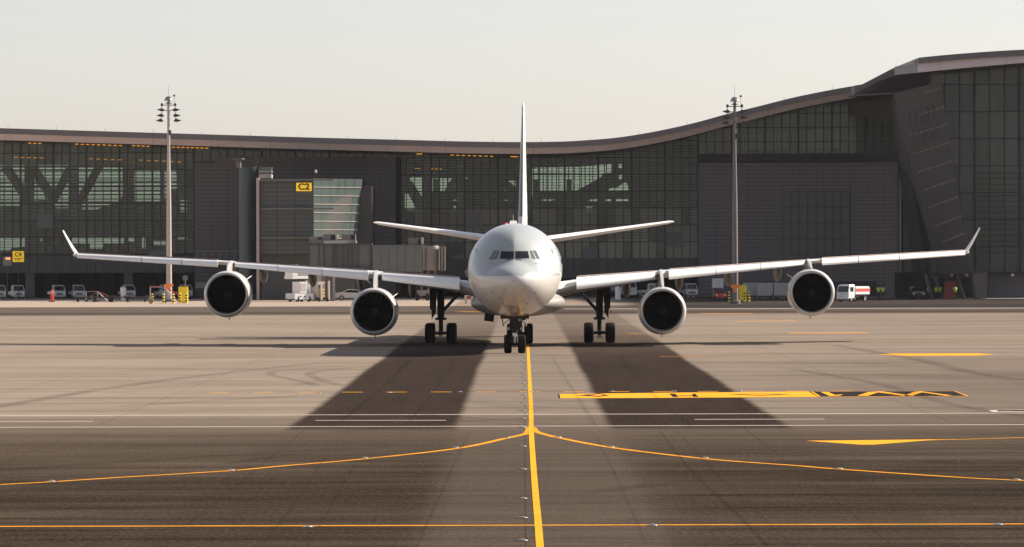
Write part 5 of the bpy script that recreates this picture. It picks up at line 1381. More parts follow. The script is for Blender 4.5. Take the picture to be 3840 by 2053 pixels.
# ------------------------------------------------------------------ ground vehicles
def rot2(root): return root
def bevbox(name, x0, x1, y0, y1, z0, z1, mt, parent, b=0.03): return MB().bb(x0, x1, y0, y1, z0, z1).build(name, mt, parent, 35, bevel=b)
def vwheel(root, x, y, r_=0.32, w=0.2):
    t = MB().rev([(-w / 2, r_ * 0.55), (-w / 2, r_ * 0.92), (-w * 0.35, r_), (w * 0.35, r_), (w / 2, r_ * 0.92), (w / 2, r_ * 0.55)], 'x', (0, 0, 0), 20).build('wheel', 'rubber', root)
    t.location = (x, y, r_)
    MB().rev([(-w * 0.42, r_ * 0.56), (-w * 0.3, 0.05), (w * 0.3, 0.05), (w * 0.42, r_ * 0.56)], 'x', (0, 0, 0), 14, True).build('rim', 'steel', t)
def make_minitruck(label):
    """small cab-over truck facing -Y, 1.6 m wide"""
    r = empty('pickup_truck', (0, 0, 0), 0, label, 'pickup truck', 'small white pickup trucks parked under the terminal')
    m = MB(); W_ = 0.80
    m.loft([[(-W_, -2.2, 0.42), (W_, -2.2, 0.42), (W_, -0.75, 0.42), (-W_, -0.75, 0.42)], [(-W_, -2.24, 0.85), (W_, -2.24, 0.85), (W_, -0.72, 0.85), (-W_, -0.72, 0.85)],
            [(-W_, -2.16, 1.12), (W_, -2.16, 1.12), (W_, -0.70, 1.12), (-W_, -0.70, 1.12)], [(-0.70, -1.72, 1.80), (0.70, -1.72, 1.80), (0.70, -0.78, 1.84), (-0.70, -0.78, 1.84)], [(-0.62, -1.62, 1.88), (0.62, -1.62, 1.88), (0.62, -0.85, 1.92), (-0.62, -0.85, 1.92)]])
    m.build('cab', 'van_white', r, 20)
    MB().loft([[(-0.70, -2.165, 1.16), (0.70, -2.165, 1.16), (0.70, -2.13, 1.16), (-0.70, -2.13, 1.16)], [(-0.62, -1.745, 1.77), (0.62, -1.745, 1.77), (0.62, -1.70, 1.77), (-0.62, -1.70, 1.77)]]).build('windscreen', 'car_glass', r, 0)
    for s_ in (-1, 1):
        MB().loft([[(s_ * 0.812, -1.95, 1.16), (s_ * 0.812, -0.95, 1.16), (s_ * 0.79, -0.95, 1.16), (s_ * 0.79, -1.95, 1.16)], [(s_ * 0.722, -1.62, 1.72), (s_ * 0.722, -0.95, 1.72), (s_ * 0.70, -0.95, 1.72), (s_ * 0.70, -1.62, 1.72)]]).build('side_window', 'car_glass', r, 0)
        bevbox('headlight', s_ * 0.62 - 0.13, s_ * 0.62 + 0.13, -2.27, -2.22, 0.68, 0.86, 'headlight', r, 0.01)
        bevbox('mirror', s_ * 0.86 - 0.05, s_ * 0.86 + 0.05, -2.05, -1.98, 1.25, 1.50, 'car_dark', r, 0.01)
        vwheel(r, s_ * 0.68, -1.45); vwheel(r, s_ * 0.68, 1.25)
    bevbox('bumper', -0.80, 0.80, -2.32, -2.2, 0.34, 0.56, 'steel', r)
    bevbox('grille', -0.42, 0.42, -2.262, -2.24, 0.62, 0.80, 'car_dark', r, 0.004)
    bevbox('chassis', -0.5, 0.5, -0.8, 2.1, 0.42, 0.62, 'car_dark', r)
    bevbox('cargo_bed', -0.80, 0.80, -0.60, 2.2, 0.64, 1.02, 'van_white', r)
    MB().tube([(-0.72, -0.62, 1.0), (-0.72, -0.62, 1.75), (0.72, -0.62, 1.75), (0.72, -0.62, 1.0)], 0.03, 6).build('head_rack', 'steel', r)
    return r
TR = [(2, 752, 'second-closest to the left edge', 0.06), (52, 749, 'left of the first concrete column', 0.05), (207 / 1.0, 0, '', 0)]
spots = [(-7, 637, 'cut off by the left edge of the picture'), (38.5, 637, 'left of the first concrete column'), (140, 637, 'behind the red pillar'),
         (191.5, 637, 'behind the low red steps trolley'), (317, 637, 'in front of the right concrete column'), (409, 637, 'behind the pale floodlight mast'), (462, 637, 'behind the yellow cabinet')]
pt = make_minitruck('x')
for i, (q, D, ref) in enumerate(spots):
    lab = 'small white pickup truck %s' % ref
    o = pt if i == 0 else dup(pt, (0, 0, 0), 0, lab)
    o['label'] = lab; o.location = (WX(q, D), D + 1.0, 0); o.rotation_euler = (0, 0, R(13 + (i % 3) * 2))
o = dup(pt, (WX(1727 / 1.0 * 1.0 - 0, 630), 633, 0), R(12), 'small white pickup truck parked just right of the right inner engine'); o.location = (WX(1116 + 0, 630), 633, 0); o.location.x = W((2300 + 775 / 2.754) / 1.490683, 740, 632).x
o = dup(pt, (W((2300 + 335 / 2.754) / 1.490683, 740, 634).x, 635, 0), R(60), 'small white pickup truck half hidden between wing and right inner engine')
# white cab-over lorry by the right main gear
def make_lorry(label, name='lorry', box='container_grey', stripe=None):
    r = empty(name, (0, 0, 0), 0, label, 'truck')
    m = MB(); L_ = 1.1
    m.loft([[(-1.0, -3.0, 0.5), (1.0, -3.0, 0.5), (1.0, -1.4, 0.5), (-1.0, -1.4, 0.5)], [(-1.02, -3.05, 1.3), (1.02, -3.05, 1.3), (1.02, -1.38, 1.3), (-1.02, -1.38, 1.3)],
            [(-0.96, -2.75, 2.25), (0.96, -2.75, 2.25), (0.96, -1.42, 2.3), (-0.96, -1.42, 2.3)], [(-0.88, -2.6, 2.38), (0.88, -2.6, 2.38), (0.88, -1.5, 2.42), (-0.88, -1.5, 2.42)]])
    m.build('cab', 'car_white', r, 20)
    MB().loft([[(-0.88, -3.06, 1.38), (0.88, -3.06, 1.38), (0.88, -3.0, 1.38), (-0.88, -3.0, 1.38)], [(-0.82, -2.80, 2.18), (0.82, -2.80, 2.18), (0.82, -2.74, 2.18), (-0.82, -2.74, 2.18)]]).build('windscreen', 'car_glass', r, 0)
    for s_ in (-1, 1):
        bevbox('side_window', s_ * 1.0 - 0.03, s_ * 1.0 + 0.03, -2.55, -1.75, 1.42, 2.05, 'car_glass', r, 0.01)
        bevbox('headlight', s_ * 0.78 - 0.16, s_ * 0.78 + 0.16, -3.1, -3.03, 0.72, 0.95, 'headlight', r, 0.01)
        vwheel(r, s_ * 0.85, -2.2, 0.42, 0.28); vwheel(r, s_ * 0.85, 1.5, 0.42, 0.28)
    bevbox('bumper', -1.02, 1.02, -3.14, -3.0, 0.38, 0.66, 'car_white', r)
    bevbox('chassis', -0.6, 0.6, -1.4, 2.6, 0.55, 0.85, 'car_dark', r)
    if stripe:
        bevbox('tank', -1.05, 1.05, -1.3, 2.7, 0.95, 2.15, 'car_white', r, 0.1)
        bevbox('red_stripe', -1.07, 1.07, -1.1, 2.72, 1.42, 1.82, 'red_paint', r, 0.01)
    else:
        bevbox('cargo_box', -1.05, 1.05, -1.25, 2.7, 0.9, 2.6, box, r, 0.03)
    return r
r_ = make_lorry('white truck with a red striped tank parked right of the right outer engine', stripe=True)
r_.location = (WX(2148, 576), 576, 0); r_.rotation_euler = (0, 0, R(-38)); r_.scale = (0.86, 0.80, 0.86)
r_ = make_lorry('grey box lorry in shade between the right main wheels and the right inner engine')
r_.location = (WX(1560, 634), 636, 0); r_.rotation_euler = (0, 0, R(25))

# silver saloon
def saloon(label, paint_, name='saloon_car'):
    r = empty(name, (0, 0, 0), 0, label, 'car')
    prof = [(-2.25, 0.30), (-2.30, 0.62), (-2.15, 0.78), (-1.25, 0.92), (-0.55, 1.36), (0.55, 1.42), (1.45, 1.02), (2.15, 0.98), (2.28, 0.80), (2.25, 0.32)]
    rings = []
    for x_, k in ((-0.86, 0.96), (-0.80, 1.0), (0.80, 1.0), (0.86, 0.96)):
        rings.append([(x_ * (0.80 if z > 1.2 else 1.0), y * k, z if abs(x_) < 0.85 else z * 0.985 + 0.005) for y, z in prof])
    MB().loft(rings).build('body', paint_, r, 25)
    for s_ in (-1, 1):
        m = MB(); x0, x1 = s_ * 0.87, s_ * 0.70
        m.loft([[(s_ * 0.845, -1.10, 0.97), (s_ * 0.845, 1.25, 1.04), (s_ * 0.72, 0.50, 1.35), (s_ * 0.72, -0.52, 1.31)], [(s_ * 0.80, -1.10, 0.97), (s_ * 0.80, 1.25, 1.04), (s_ * 0.68, 0.50, 1.35), (s_ * 0.68, -0.52, 1.31)]]).build('side_windows', 'car_glass', r, 0)
        bevbox('door_pillar', s_ * 0.80 - 0.06, s_ * 0.80 + 0.06, 0.02, 0.10, 0.98, 1.36, 'car_dark', r, 0.005)
        bevbox('mirror', s_ * 0.95 - 0.09, s_ * 0.95 + 0.09, -1.0, -0.88, 0.98, 1.12, paint_, r, 0.02)
        bevbox('headlight', s_ * 0.62 - 0.16, s_ * 0.62 + 0.16, -2.30, -2.20, 0.60, 0.74, 'headlight', r, 0.01)
        bevbox('tail_light', s_ * 0.66 - 0.14, s_ * 0.66 + 0.14, 2.22, 2.30, 0.72, 0.88, 'red_paint', r, 0.01)
        vwheel(r, s_ * 0.78, -1.38, 0.33, 0.2); vwheel(r, s_ * 0.78, 1.38, 0.33, 0.2)
    MB().loft([[(-0.70, -1.22, 0.955), (0.70, -1.22, 0.955), (0.70, -1.16, 0.94), (-0.70, -1.16, 0.94)], [(-0.60, -0.585, 1.345), (0.60, -0.585, 1.345), (0.60, -0.54, 1.32), (-0.60, -0.54, 1.32)]]).build('windscreen', 'car_glass', r, 0)
    return r
r_ = saloon('silver saloon car parked side-on behind the left inner engine', 'car_silver')
r_.location = (WX(877, 618), 618, 0); r_.rotation_euler = (0, 0, R(90)); r_.location = (WX(887, 610), 610, 0)
r_ = saloon('dark car with pale bonnet seen head-on under the leaning shaft', 'car_dark')
MB().box((0, -1.7, 0.90), (1.45, 0.9, 0.06), Matrix.Rotation(0.13, 3, 'X')).build('bonnet', 'car_silver', r_, 0)
r_.location = (W((3000 + 1348 / 3.067) / 1.490683, 750, 606).x, 606, 0)

# white high-lift / steps truck in the sun
def liftruck():
    r = empty('lift_truck', (0, 0, 0), 0, 'white sunlit lift truck with raised platform below the left wing', 'lift truck')
    bevbox('chassis', -1.45, 1.55, -1.2, 1.2, 0.35, 1.05, 'car_white', r, 0.05)
    bevbox('cab', -0.75, 0.45, -1.22, 0.6, 1.05, 2.5, 'car_white', r, 0.05)
    bevbox('windscreen', -0.62, 0.32, -1.26, -1.20, 1.35, 2.3, 'car_silver', r, 0.01)
    bevbox('scissor_leg', 1.0, 1.35, -0.9, -0.6, 1.05, 2.9, 'car_white', r, 0.02)
    bevbox('scissor_leg', 0.55, 0.75, -0.9, -0.6, 1.05, 2.7, 'car_white', r, 0.02)
    bevbox('platform', -1.75, 1.35, -1.1, 1.0, 2.85, 3.25, 'car_white', r, 0.03)
    bevbox('hoist_cabin', -1.78, -0.95, -1.1, 0.8, 3.25, 4.15, 'car_white', r, 0.04)
    bevbox('hoist_post', -1.68, -1.45, -1.0, 0.6, 4.15, 4.6, 'car_white', r, 0.02)
    bevbox('hoist_post', -1.15, -0.75, -1.0, 0.6, 3.3, 4.65, 'car_white', r, 0.02)
    bevbox('guard_rail', -0.7, 1.2, -1.05, -1.0, 3.35, 3.6, 'container_grey', r, 0.01)
    for x_ in (-0.9, 0.9): 
        vwheel(r, x_, -1.0, 0.36, 0.26); vwheel(r, x_, 0.9, 0.36, 0.26)
    for x_ in (-0.55, 0.15): bevbox('headlight', x_ - 0.12, x_ + 0.12, -1.24, -1.2, 0.6, 0.75, 'car_dark', r, 0.01)
    bevbox('bumper', -1.5, 1.6, -1.3, -1.2, 0.3, 0.5, 'car_white', r, 0.02)
    bevbox('outrigger', 1.55, 2.1, -1.1, -0.8, 0.1, 0.4, 'yellow_paint', r, 0.02)
    return r
r_ = liftruck(); r_.location = (W(753, 745, 594).x, 594, 0); r_.rotation_euler = (0, 0, R(40)); r_.scale = (1.0, 0.8, 1.0)

# striped post cluster + generator near the column
def generator():
    r = empty('ground_power_unit', (0, 0, 0), 0, 'pale ground power unit with yellow striped posts before the jet bridge column', 'power unit')
    bevbox('housing', -0.75, 0.35, -0.5, 0.8, 0.5, 2.5, 'concrete_pale', r, 0.04)
    bevbox('base', -0.9, 1.0, -0.6, 0.9, 0.15, 0.5, 'car_dark', r, 0.02)
    bevbox('frame_post', -0.5, -0.2, -0.75, -0.55, 0.2, 2.2, 'rail_light', r, 0.02)
    bevbox('frame_post', 0.7, 0.95, -0.75, -0.55, 0.2, 2.6, 'rail_light', r, 0.02)
    for z_ in (0.6, 1.0, 1.4): bevbox('yellow_stripe', -0.15, 0.1, -0.72, -0.60, z_, z_ + 0.2, 'yellow_paint', r, 0.005)
    bevbox('control_panel', -0.6, -0.1, -0.56, -0.5, 1.7, 2.1, 'car_dark', r, 0.005)
    for x_ in (-0.6, 0.7): vwheel(r, x_, -0.5, 0.25, 0.15)
    return r
r_ = generator(); r_.location = (W((1000 + 1300 / 6.44) / 1.490683, 748, 595).x, 595, 0); r_.rotation_euler = (0, 0, R(38))

# red pillar, steps trolley, dollies, bin, cabinets, bollards
def red_pillar():
    r = empty('fire_pillar', (0, 0, 0), 0, 'red fire extinguisher pillar with white disc, far left on the apron edge', 'fire point')
    MB().rev([(0.1, 0.18), (0.2, 0.22), (1.4, 0.22), (1.5, 0.14)], 'z', (0, 0, 0), 14, True).build('body', 'red_paint', r)
    MB().rev([(-0.24, 0.12), (-0.20, 0.12)], 'y', (0, 0, 1.2), 12, True).build('disc', 'car_white', r)
    bevbox('base', -0.45, 0.35, -0.3, 0.3, 0.0, 0.12, 'red_dull', r, 0.02)
    return r
r_ = red_pillar(); p = G(195.8 / 1.0, 757); r_.location = (W(720 / 3.68 / 1.490683 * 1.0, 757, 600).x, 600, 0)
def trolley(label, red='red_dull'):
    r = empty('steps_trolley', (0, 0, 0), 0, label, 'maintenance steps')
    m = MB()
    for x_ in (-1.0, 0.4):
        for y in (-0.4, 0.4): m.tube([(x_, y, 0.25), (x_, y, 1.65)], 0.04, 6)
    for z_ in (0.35, 1.6):
        m.tube([(-1.0, -0.4, z_), (0.4, -0.4, z_), (0.4, 0.4, z_), (-1.0, 0.4, z_), (-1.0, -0.4, z_)], 0.035, 6)
    m.tube([(-1.0, -0.4, 0.35), (0.4, -0.4, 1.6)], 0.03, 6)
    m.build('frame', 'steel', r)
    for y in (-0.38, 0.38): MB().tube([(0.4, y, 1.6), (1.6, y, 0.15)], 0.05, 6).build('stringer', 'car_white', r)
    for i in range(6):
        t = (i + 0.5) / 6; MB().box((0.4 + 1.2 * t, 0, 1.6 - 1.45 * t), (0.22, 0.72, 0.04)).build('step', red, r, 0)
    for y in (-0.38, 0.38): MB().tube([(-1.0, y, 1.6), (-1.0, y, 1.62), (0.3, y, 2.05) if False else (0.4, y, 1.65), (1.7, y, 0.9)], 0.035, 6).build('handrail', red, r)
    bevbox('deck', -1.0, 0.4, -0.4, 0.4, 1.62, 1.68, red, r, 0.01)
    for x_ in (-0.95, 0.35):
        for y in (-0.4, 0.4):
            w_ = MB().rev([(-0.05, 0.08), (-0.05, 0.16), (0.05, 0.16), (0.05, 0.08)], 'y', (x_, y, 0.16), 12).build('castor', 'rubber', r)
    return r
r_ = trolley('low dull red steps trolley standing right of the red fire pillar'); r_.location = (WX(237, 603), 603, 0); r_.scale = (1.05, 1, 0.8)
r_ = trolley('white and red maintenance steps at the foot of the pale floodlight mast', 'red_paint'); r_.location = (WX(404, 577), 577, 0); r_.scale = (1.25, 1, 1.25)
def dolly(label):
    r = empty('baggage_dolly', (0, 0, 0), 0, label, 'baggage dolly', 'low baggage dollies left of the mast')
    bevbox('deck', -1.5, 1.5, -0.8, 0.8, 0.50, 0.66, 'car_dark', r, 0.02)
    for x_ in (-1.1, 1.1):
        for y in (-0.7, 0.7): vwheel(r, x_, y, 0.24, 0.16)
    bevbox('end_stop', -1.52, -1.2, -0.82, -0.7, 0.66, 0.82, 'fairing_tan', r, 0.01); bevbox('end_stop', 1.2, 1.52, -0.82, -0.7, 0.66, 0.82, 'fairing_tan', r, 0.01)
    MB().tube([(1.5, 0, 0.4), (2.2, 0, 0.35)], 0.04, 6).build('tow_bar', 'steel', r)
    return r
dl = dolly('low dark baggage dolly next to the red steps trolley, leftmost of the row')
dl.location = (WX(1195 / 3.68 / 1.490683 * 1.0 + 0, 600), 600, 0)
for q, lab in ((1425, 'low dark baggage dolly, second from the left in the row'), (1640, 'low dark baggage dolly below the white bin'), (1880, 'low dark baggage dolly, rightmost of the row beside the mast steps')):
    dup(dl, (WX(q / 3.68 / 1.490683, 598), 598, 0), 0, lab)
def bin_():
    r = empty('waste_bin', (0, 0, 0), 0, 'white plastic bin standing among the dark dollies', 'bin')
    MB().rev([(0.0, 0.24), (1.15, 0.32), (1.25, 0.34), (1.30, 0.28)], 'z', (0, 0, 0), 16, True).build('drum', 'car_white', r)
    MB().rev([(0, 0.3), (0.1, 0.25)], 'z', (0, 0, 1.302), 16, True).build('lid', 'container_grey', r)
    return r
b0 = bin_(); b0.location = (WX(1665 / 3.68 / 1.490683, 602), 602, 0.72)
b0.location.z = 0.0; b0.location.y = 606; b0.scale = (1.2, 1.2, 1.35)
def cabinet(label, h=1.75, w=0.85):
    r = empty('yellow_cabinet', (0, 0, 0), 0, label, 'cabinet')
    bevbox('body', -w / 2, w / 2, -0.35, 0.35, 0.05, h, 'yellow_paint', r, 0.03)
    bevbox('door', -w / 2 + 0.06, w / 2 - 0.06, -0.38, -0.35, 0.15, h - 0.1, 'yellow_paint', r, 0.008)
    bevbox('handle', w / 2 - 0.18, w / 2 - 0.13, -0.41, -0.38, h * 0.45, h * 0.6, 'steel', r, 0.004)
    bevbox('plinth', -w / 2 - 0.03, w / 2 + 0.03, -0.38, 0.38, 0.0, 0.05, 'concrete_wall', r, 0.01)
    return r
r_ = cabinet('tall yellow cabinet right of the pale floodlight mast', 2.0, 1.15); r_.location = (WX(461, 582), 582, 0)
r_ = cabinet('tall yellow cabinet right of the grey floodlight mast', 1.95, 0.95); r_.location = (W((2300 + 1338 / 2.754) / 1.490683, 750, 585).x, 585, 0)
def bollard(label):
    r = empty('bollard', (0, 0, 0), 0, label, 'bollard', 'yellow and black striped bollards round the masts')
    MB().rev([(0, 0.13), (1.15, 0.13), (1.22, 0.09), (1.24, 0.0001)], 'z', (0, 0, 0), 12).build('post', 'yellow_paint', r)
    for z_ in (0.2, 0.55, 0.9): MB().rev([(z_, 0.134), (z_ + 0.17, 0.134)], 'z', (0, 0, 0), 12).build('black_band', 'black_paint', r)
    return r
bo = bollard('striped bollard left of the mast steps, pale mast'); 
BQ = [(383, 577, 'yellow and black bollard left of the white and red mast steps'), (411, 574, 'yellow and black bollard under the white and red mast steps'), (436, 574, 'yellow and black bollard just right of the pale mast'),
      (453, 579, 'yellow and black bollard touching the left side of the left yellow cabinet'), (469, 579, 'yellow and black bollard touching the right side of the left yellow cabinet'),
      (W and 1834, 579, 'yellow and black bollard left of the grey mast'), (1873, 581, 'yellow and black bollard right of the right yellow cabinet'), (1884, 583, 'yellow and black bollard farthest right near the grey mast')]
for i, (q, D, lab) in enumerate(BQ):
    o = bo if i == 0 else dup(bo, (0, 0, 0), 0, lab)
    o['label'] = lab; o.location = (WX(q, D), D, 0)
r = empty('small_sign', (WX(466, 588), 588, 0), 0, 'small pale sign on a thin pole above the left yellow cabinet', 'sign')
MB().tube([(0, 0, 0), (0, 0, 3.05)], 0.035, 6).build('pole', 'steel', r); bevbox('plate', -0.32, 0.32, -0.06, -0.02, 2.75, 3.35, 'gate_glass', r, 0.01)
# white notice board, red tug, containers on the right
r = empty('notice_board', (W((2300 + 1080 / 2.754) / 1.490683, 730, 620).x, 620, 0), 0, 'white notice board standing left of the grey floodlight mast', 'notice board')
bevbox('board', -0.78, 0.78, -0.05, 0.05, 1.35, 2.65, 'container_grey', r, 0.02); bevbox('white_face', -0.70, 0.70, -0.07, -0.05, 1.43, 2.58, 'car_white', r, 0.003)
for s_ in (-0.6, 0.6): MB().tube([(s_, 0, 0), (s_, 0, 1.35)], 0.04, 6).build('leg', 'steel', r)
m = MB()
for i in range(3): m.bb(-0.4 + 0.1 * i, 0.35 - 0.05 * i, -0.076, -0.071, 2.3 - i * 0.28, 2.36 - i * 0.28)
m.build('print_lines', 'container_grey', r, 0)
r = empty('baggage_tug', (W((2300 + 1105 / 2.754) / 1.490683, 745, 600).x, 600, 0), 0, 'red baggage tug in front of the white notice board', 'tug')
bevbox('body', -0.75, 0.75, -1.3, 1.3, 0.3, 0.85, 'red_paint', r, 0.08); bevbox('seat', -0.5, 0.5, 0.2, 0.8, 0.86, 1.2, 'car_dark', r, 0.04)
MB().tube([(0.2, -0.3, 0.85), (0.2, -0.1, 1.25)], 0.03, 6).build('steering_column', 'car_dark', r); MB().rev([(0, 0.18), (0.03, 0.18)], 'z', (0.2, -0.1, 1.25), 14, True).build('steering_wheel', 'car_dark', r)
for x_ in (-0.7, 0.7):
    for y in (-0.85, 0.85): vwheel(r, x_, y, 0.27, 0.2)
for x_ in (-0.5, 0.5): bevbox('headlight', x_ - 0.1, x_ + 0.1, -1.33, -1.29, 0.55, 0.7, 'headlight', r, 0.01)
def container(label, w=2.0, h=1.6):
    r = empty('baggage_container', (0, 0, 0), 0, label, 'baggage container', 'baggage containers right of the grey mast')
    MB().prism([(-w / 2, 0.5), (w / 2 - 0.25, 0.5), (w / 2, 0.8), (w / 2, 0.5 + h), (-w / 2, 0.5 + h)], 'y', -0.75, 0.75).build('shell', 'container_grey', r, 0)
    for x_ in (-w / 6, w / 6): bevbox('rib', x_ - 0.03, x_ + 0.03, -0.78, -0.75, 0.55, 0.45 + h, 'steel', r, 0.005)
    bevbox('dolly_deck', -w / 2 - 0.1, w / 2 + 0.1, -0.85, 0.85, 0.32, 0.48, 'car_dark', r, 0.02)
    for x_ in (-w / 3, w / 3):
        for y in (-0.7, 0.7): vwheel(r, x_, y, 0.22, 0.15)
    return r
c0 = container('grey container on a dolly, third from the grey mast'); c0.location = (W((2300 + 1562 / 2.754) / 1.490683, 745, 606).x, 606, 0)
c0['label'] = 'grey baggage container on a dolly, middle one between grey mast and right outer engine'
dup(c0, (W((2300 + 1735 / 2.754) / 1.490683, 745, 606).x, 606, 0), 0, 'grey baggage container on a dolly just left of the right outer engine')
dup(c0, (W((2300 + 1415 / 2.754) / 1.490683, 745, 609).x, 609, 0), 0, 'grey baggage container on a dolly behind the right yellow cabinet')
# white sign on stone wall left
r = empty('wall_sign', (WX(504, 637.9), 637.9, WZ(716, 637.9)), 0, 'small white sign fixed low on the left stone wall', 'sign')
bevbox('plate', -0.62, 0.62, -0.06, 0.0, -0.40, 0.40, 'container_grey', r, 0.01); m = MB()
for i in range(3): m.bb(-0.45, 0.40, -0.07, -0.064, 0.18 - i * 0.2, 0.23 - i * 0.2)
m.build('print_lines', 'red_dull', r, 0)
# white drum / tank in shade near right main gear
r = empty('water_tank', (W((2250 + 345 / 5.152) / 1.490683, 740, 606).x, 606, 0), 0, 'white upright tank right of the right main wheels', 'tank')
MB().rev([(0.1, 0.38), (1.6, 0.38), (1.7, 0.2)], 'z', (0, 0, 0), 16, True).build('body', 'car_white', r); bevbox('skid', -0.5, 0.5, -0.4, 0.4, 0, 0.1, 'steel', r, 0.01)
# orange-red cabinet at right
r = empty('red_cabinet', (W((3000 + 1712 / 3.067) / 1.490683, 745, 605.5).x, 604, 0), 0, 'orange-red equipment cabinet between the leaning columns', 'cabinet')
bevbox('body', -0.72, 0.72, -0.4, 0.4, 0.1, 2.25, 'red_dull', r, 0.03); bevbox('door', -0.62, -0.03, -0.44, -0.4, 0.25, 2.1, 'red_dull', r, 0.01); bevbox('door', 0.03, 0.62, -0.44, -0.4, 0.25, 2.1, 'red_dull', r, 0.01)
# handrail railing behind left engine
r = empty('balcony_railing', (WX(600, 630), 630, WZ(640, 630)), 0, 'thin steel railing in front of the left stone wall base', 'railing')
m = MB()
for i in range(12): m.tube([(-5.5 + i, 0, -0.6), (-5.5 + i, 0, 0.5)], 0.025, 5)
m.build('posts', 'steel', r); MB().tube([(-5.5, 0, 0.5), (5.5, 0, 0.5)], 0.03, 6).build('top_rail', 'steel', r); bevbox('slab', -5.6, 5.6, -0.3, 7.9, -0.9, -0.6, 'band_panel', r, 0.01)
r = empty('wheel_chock_rack', (W((1560 + 1060 / 5.297) / 1.490683, 768, 572).x, 566, 0), 0, 'small red and white cart beyond the fuselage, left of the nose', 'cart')
bevbox('box', -0.5, 0.5, -0.3, 0.3, 0.5, 1.0, 'car_white', r, 0.03); bevbox('panel', -0.3, 0.3, -0.33, -0.3, 0.55, 0.95, 'red_dull', r, 0.01)
for x_ in (-0.35, 0.35):
    for y in (-0.25, 0.25): vwheel(r, x_, y, 0.22, 0.12)

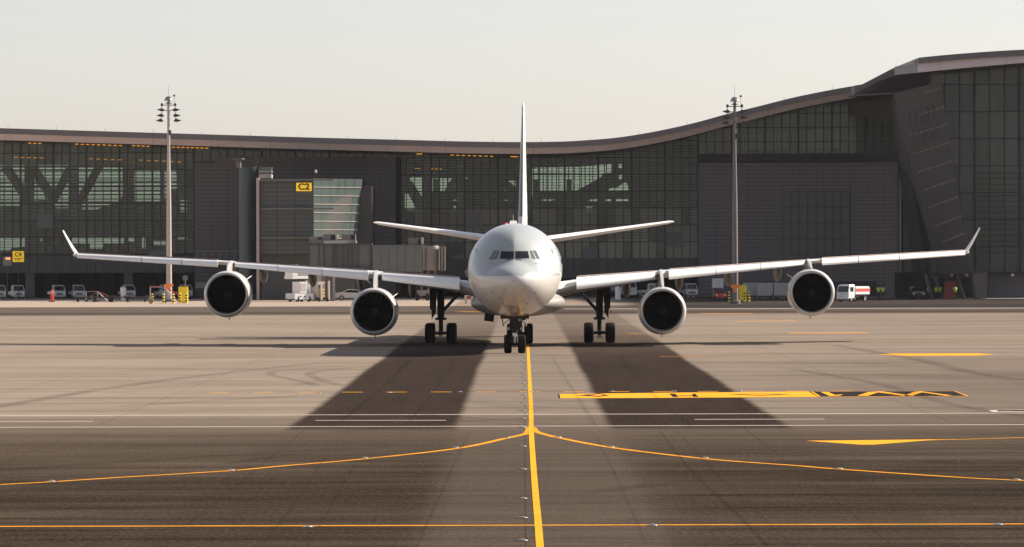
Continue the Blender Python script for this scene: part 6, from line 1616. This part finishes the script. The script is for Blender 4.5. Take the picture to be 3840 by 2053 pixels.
# ------------------------------------------------------------------ people in hi-vis
def person(loc, face, label, pose=0):
    r = empty('person', loc, face, label, 'person', 'ground crew in yellow vests')
    sw = (0.10, -0.08, 0.0)[pose % 3]
    V = [((0, 0, 0.95), 0.125), ((0, 0, 1.12), 0.12), ((0, 0, 1.34), 0.145), ((0, 0, 1.47), 0.065), ((0, -0.01, 1.56), 0.075), ((0, -0.01, 1.66), 0.10), ((0, 0, 1.74), 0.075),
         ((-0.19, 0, 1.40), 0.055), ((-0.25, sw, 1.14), 0.042), ((-0.25, -0.10 + sw, 0.92), 0.033), ((-0.25, -0.13 + sw, 0.84), 0.03),
         ((0.19, 0, 1.40), 0.055), ((0.25, -sw, 1.14), 0.042), ((0.25, -0.10 - sw, 0.92), 0.033), ((0.25, -0.13 - sw, 0.84), 0.03),
         ((-0.10, 0, 0.86), 0.085), ((-0.12, -sw, 0.50), 0.06), ((-0.12, -sw * 1.2 + 0.02, 0.09), 0.045), ((-0.13, -0.13 - sw, 0.05), 0.04),
         ((0.10, 0, 0.86), 0.085), ((0.12, sw, 0.50), 0.06), ((0.12, sw * 1.2 + 0.02, 0.09), 0.045), ((0.13, -0.13 + sw, 0.05), 0.04)]
    E = [(0, 1), (1, 2), (2, 3), (3, 4), (4, 5), (5, 6), (2, 7), (7, 8), (8, 9), (9, 10), (2, 11), (11, 12), (12, 13), (13, 14), (0, 15), (15, 16), (16, 17), (17, 18), (0, 19), (19, 20), (20, 21), (21, 22)]
    me = bpy.data.meshes.new('body'); me.from_pydata([v[0] for v in V], E, [])
    o = bpy.data.objects.new('body', me); COL.objects.link(o); 
    sk = o.modifiers.new('skin', 'SKIN'); sk.use_smooth_shade = True
    for i, v in enumerate(V): me.skin_vertices[0].data[i].radius = (v[1], v[1] * 0.85)
    me.skin_vertices[0].data[0].use_root = True
    sb = o.modifiers.new('sub', 'SUBSURF'); sb.levels = 1; sb.render_levels = 1
    dg = bpy.context.evaluated_depsgraph_get()
    nm = bpy.data.meshes.new_from_object(o.evaluated_get(dg)); nm.name = 'body'
    o.modifiers.clear(); o.data = nm; o.parent = r; nm.materials.clear()
    nm.materials.append(MATS['trousers']); nm.materials.append(MATS['skin'])
    for f in nm.polygons:
        c = f.center; f.material_index = 1 if (c.z > 1.45 or (abs(c.x) > 0.2 and c.z < 0.93 and c.z > 0.7)) else 0
    # vest, face and hair
    MB().rev([(0.90, 0.165), (1.10, 0.165), (1.30, 0.185), (1.42, 0.16), (1.48, 0.09)], 'z', (0, 0, 0), 16).build('vest', 'hivis', r)
    for s_ in (-1, 1): MB().tube([(s_ * 0.14, 0, 1.41), (s_ * 0.215, 0, 1.38), (s_ * 0.25, s_ * -sw * 0.6, 1.18)], [0.085, 0.08, 0.06], 8).build('sleeve', 'hivis', r)
    MB().rev([(1.63, 0.112), (1.70, 0.112), (1.77, 0.08), (1.80, 0.0001)], 'z', (0, 0.012, 0), 12).build('hair', 'hair', r)
    MB().rev([(1.20, 0.188), (1.25, 0.190)], 'z', (0, 0, 0), 16).build('reflective_band', 'headlight', r)
    m = MB()
    for s_ in (-0.035, 0.035): m.box((s_, -0.095, 1.655), (0.02, 0.012, 0.012))
    m.build('eyes', 'hair', r, 0); MB().box((0, -0.105, 1.62), (0.022, 0.03, 0.035)).build('nose', 'skin', r, 0)
    return r
def PQ(px): return W((3000 + px / 3.067) / 1.490683, 750, 606).x
person((PQ(905), 606, 0), R(20), 'person in yellow vest by the stone wall, left of two near the tank truck', 0)
person((PQ(952), 606, 0), R(-30), 'person in yellow vest by the stone wall, right of two near the tank truck', 1)
person((PQ(1312), 608.8, 0), R(0), 'person in yellow vest standing behind the dark car', 2)
person((PQ(1482), 606, 0), R(40), 'person in pale green vest standing alone right of the dark car', 1)
person((PQ(1556), 605, 0), R(60), 'person in yellow vest, left one of the pair beside the orange-red cabinet', 0)
person((PQ(1608), 605.6, 0), R(-50), 'person in yellow vest, right one of the pair beside the orange-red cabinet', 2)
person((PQ(1765), 603.6, 0), R(10), 'person in yellow vest standing right of the orange-red cabinet', 1)

# ------------------------------------------------------------------ air
hz = MB().bb(-520, 520, -60, 760, -1.2, 46).build('haze', 'apron', None, 0)
hm = bpy.data.materials.new('haze_air'); hm.use_nodes = True
nt = hm.node_tree; nt.nodes.clear(); o_ = nt.nodes.new('ShaderNodeOutputMaterial'); pv = nt.nodes.new('ShaderNodeVolumePrincipled')
pv.inputs['Color'].default_value = (0.86, 0.90, 1.0, 1); pv.inputs['Density'].default_value = HAZE; pv.inputs['Anisotropy'].default_value = 0.0
nt.links.new(pv.outputs[0], o_.inputs['Volume'])
hz.data.materials.clear(); hz.data.materials.append(hm); tag(hz, kind='stuff')
